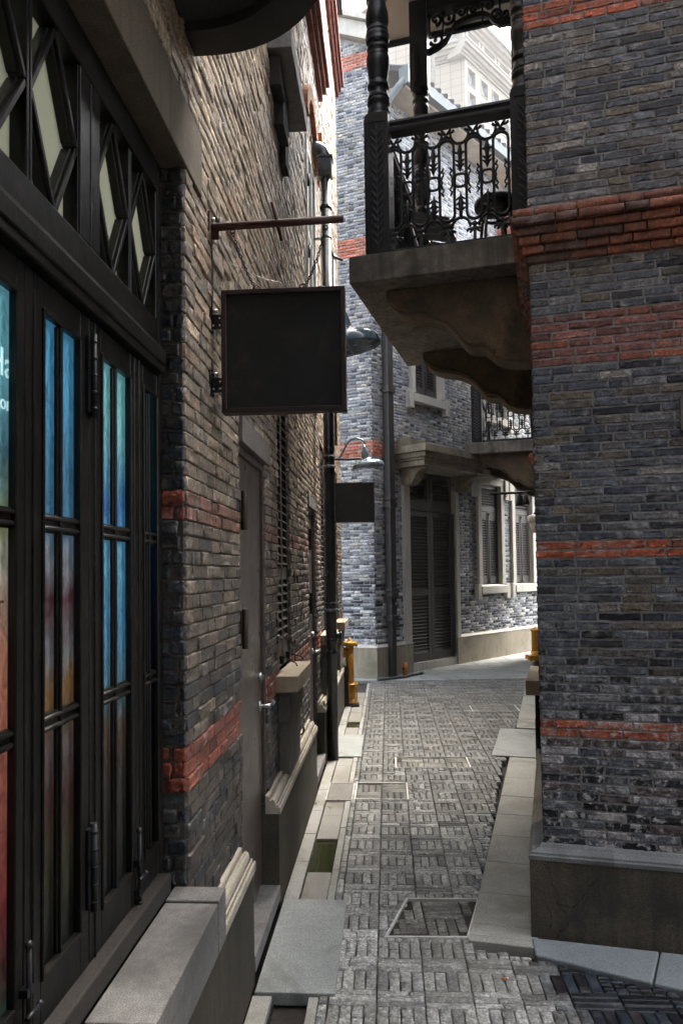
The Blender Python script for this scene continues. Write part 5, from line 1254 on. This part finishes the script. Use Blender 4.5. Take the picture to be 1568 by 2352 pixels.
# ------------------------------------------------------------------ right hand side: spotlight bar and white lantern
t = thing('spotlight_bar', 'black iron bar with hanging spotlight projecting from the right wall below the far balcony', 'light', at(RA, -5.4, 0, 2.58))
mb = MB(); mb.tube([(0, 0, 0), (0, -.62, 0)], .016, 10); mb.build('bar', M_iron, t, WM[t])
mb = MB(); mb.lathe([(.055, -.16), (.05, -.13), (.035, -.09), (.028, -.05), (.012, -.03), (.01, 0)], (0, -.27, 0), 16); mb.lathe([(.045, -.15), (.04, -.12), (.028, -.08), (.01, -.05), (.008, 0)], (.05, -.2, 0), 14); mb.build('spotlight', M_iron, t, WM[t])
mb = MB(); mb.tube([(0, -.43+.012*math.cos(a), -.03+.012*math.sin(a)) for a in [2*math.pi*i/10 for i in range(10)]], .004, 6, closed=True); mb.build('ring', M_iron, t, WM[t])
t = thing('wall_lantern', 'small white shaded lamp on black bracket against the right wall edge', 'lamp', at(RA, -4.8, 0, 2.15))
mb = MB(); mb.lathe([(.07, .02), (.085, .05), (.085, .1), (.05, .12)], (0, -.09, 0), 20); mb.lathe([(.03, -.08), (.07, .02)], (0, -.09, 0), 20); mb.build('lamp_shade', M_white, t, WM[t]); mb = MB(); mb.tube([(0, 0, .25), (0, -.05, .2), (0, -.1, .12), (0, -.14, .1)], .012, 8); mb.build('arm', M_iron, t, WM[t])

# ------------------------------------------------------------------ on the balcony: round stool and folded chair
t = thing('round_stool', 'dark round-seated bentwood stool standing behind the balcony balustrade', 'stool', Matrix.Translation((1.3, 5.95, ZB)))
mb = MB(); mb.lathe([(.06, .74), (.15, .745), (.172, .765), (.175, .80), (.165, .825), (.1, .83)], n=32); mb.build('seat', M_post, t, WM[t])
mb = MB(); mb.tube([(.12*math.cos(a), .12*math.sin(a), .70) for a in [2*math.pi*i/20 for i in range(20)]], .014, 8, closed=True); mb.tube([(.15*math.cos(a), .15*math.sin(a), .3) for a in [2*math.pi*i/20 for i in range(20)]], .01, 8, closed=True); mb.build('ring', M_brownP, t, WM[t])
for i in range(4):
    a = math.pi/4+i*math.pi/2; c, s = math.cos(a), math.sin(a); mb = MB(); mb.tube([(.08*c, .08*s, .74), (.13*c, .13*s, .68), (.155*c, .155*s, .5), (.17*c, .17*s, .2), (.2*c, .2*s, 0)], .014, 8); mb.build('leg', M_brownP, t, WM[t])
t = thing('folding_chair', 'dark folding chair leaning at the corner post behind the balcony balustrade', 'chair', Matrix.Translation((.86, 6.1, ZB)) @ Matrix.Rotation(R(20), 4, 'Z'))
for x in (-.2, .2):
    mb = MB(); mb.tube([(x, -.22, 0), (x, .2, .88)], .012, 8); mb.build('leg', M_iron, t, WM[t]); mb = MB(); mb.tube([(x*.9, .24, 0), (x*.9, -.18, .46)], .012, 8); mb.build('leg', M_iron, t, WM[t])
mb = MB()
for i in range(6): mb.box(-.19, .19, -.2+i*.065, -.15+i*.065, .44, .455)
mb.build('seat', M_shut, t, WM[t], bevel=.003)
mb = MB()
for i in range(4): z = .6+i*.075; mb.box(-.19, .19, .06+i*.036, .075+i*.036, z, z+.055)
mb.build('backrest', M_shut, t, WM[t], bevel=.003)
t = thing('cigarette_stub', 'tiny orange cigarette stub on the light pavers near the right kerb', 'litter', Matrix.Translation((.62, 3.05, .012)) @ Matrix.Rotation(R(10), 4, 'Z'))
mb = MB(); mb.cyl((0, 0, 0), (.02, 0, 0), .0045, 8); mb.build('filter', M_orange, t, WM[t]); mb = MB(); mb.cyl((.0201, 0, 0), (.028, 0, 0), .0043, 8); mb.build('paper', M_white, t, WM[t])
# leaves blown against the kerb and the far wall
rr = random.Random(3)
def litter_leaves():
    mb = MB()
    spots = [(.0+rr.gauss(0, .03), 9.15+rr.gauss(0, .05)) for _ in range(14)]+[(1.95+rr.gauss(0, .12), 12.7+rr.gauss(0, .12)) for _ in range(8)]+[(-.2+rr.gauss(0, .05), 5.4+rr.gauss(0, .06)) for _ in range(20)]+[(-.12+rr.gauss(0, .04), 6.6+rr.gauss(0, .05)) for _ in range(16)]
    for x, y in spots:
        a = rr.random()*6.28; l_ = rr.uniform(.006, .016); z = rr.uniform(.004, .014)
        dx, dy = math.cos(a)*l_, math.sin(a)*l_
        mb.add([(x-dx, y-dy, z), (x+dy*.5, y-dx*.5, z+.005), (x+dx, y+dy, z+.002), (x-dy*.5, y+dx*.5, z+.003)], [(0, 1, 2, 3)])
    mb.build('leaf_litter', M_leaf, kind='stuff', label='scattered dry brown leaf crumbs in the gutters', cat='leaves')
M_leaf = paint('dry_leaf', (.14, .07, .025), .8)
litter_leaves()

# haze
HAZE = .0005
hz = MB(); hz.box(-60, 160, -20, 260, -1.2, 120)
m = bpy.data.materials.new('haze'); m.use_nodes = True; N = m.node_tree.nodes; K = m.node_tree.links; N.remove(N['Principled BSDF'])
pv = N.new('ShaderNodeVolumePrincipled'); pv.inputs['Color'].default_value = (.93, .95, 1, 1); pv.inputs['Density'].default_value = HAZE; pv.inputs['Anisotropy'].default_value = .4
K.new(pv.outputs[0], N['Material Output'].inputs['Volume'])
hz.build('haze', m, kind='stuff', label='thin pale haze filling the air over the alley and the tower', cat='haze')
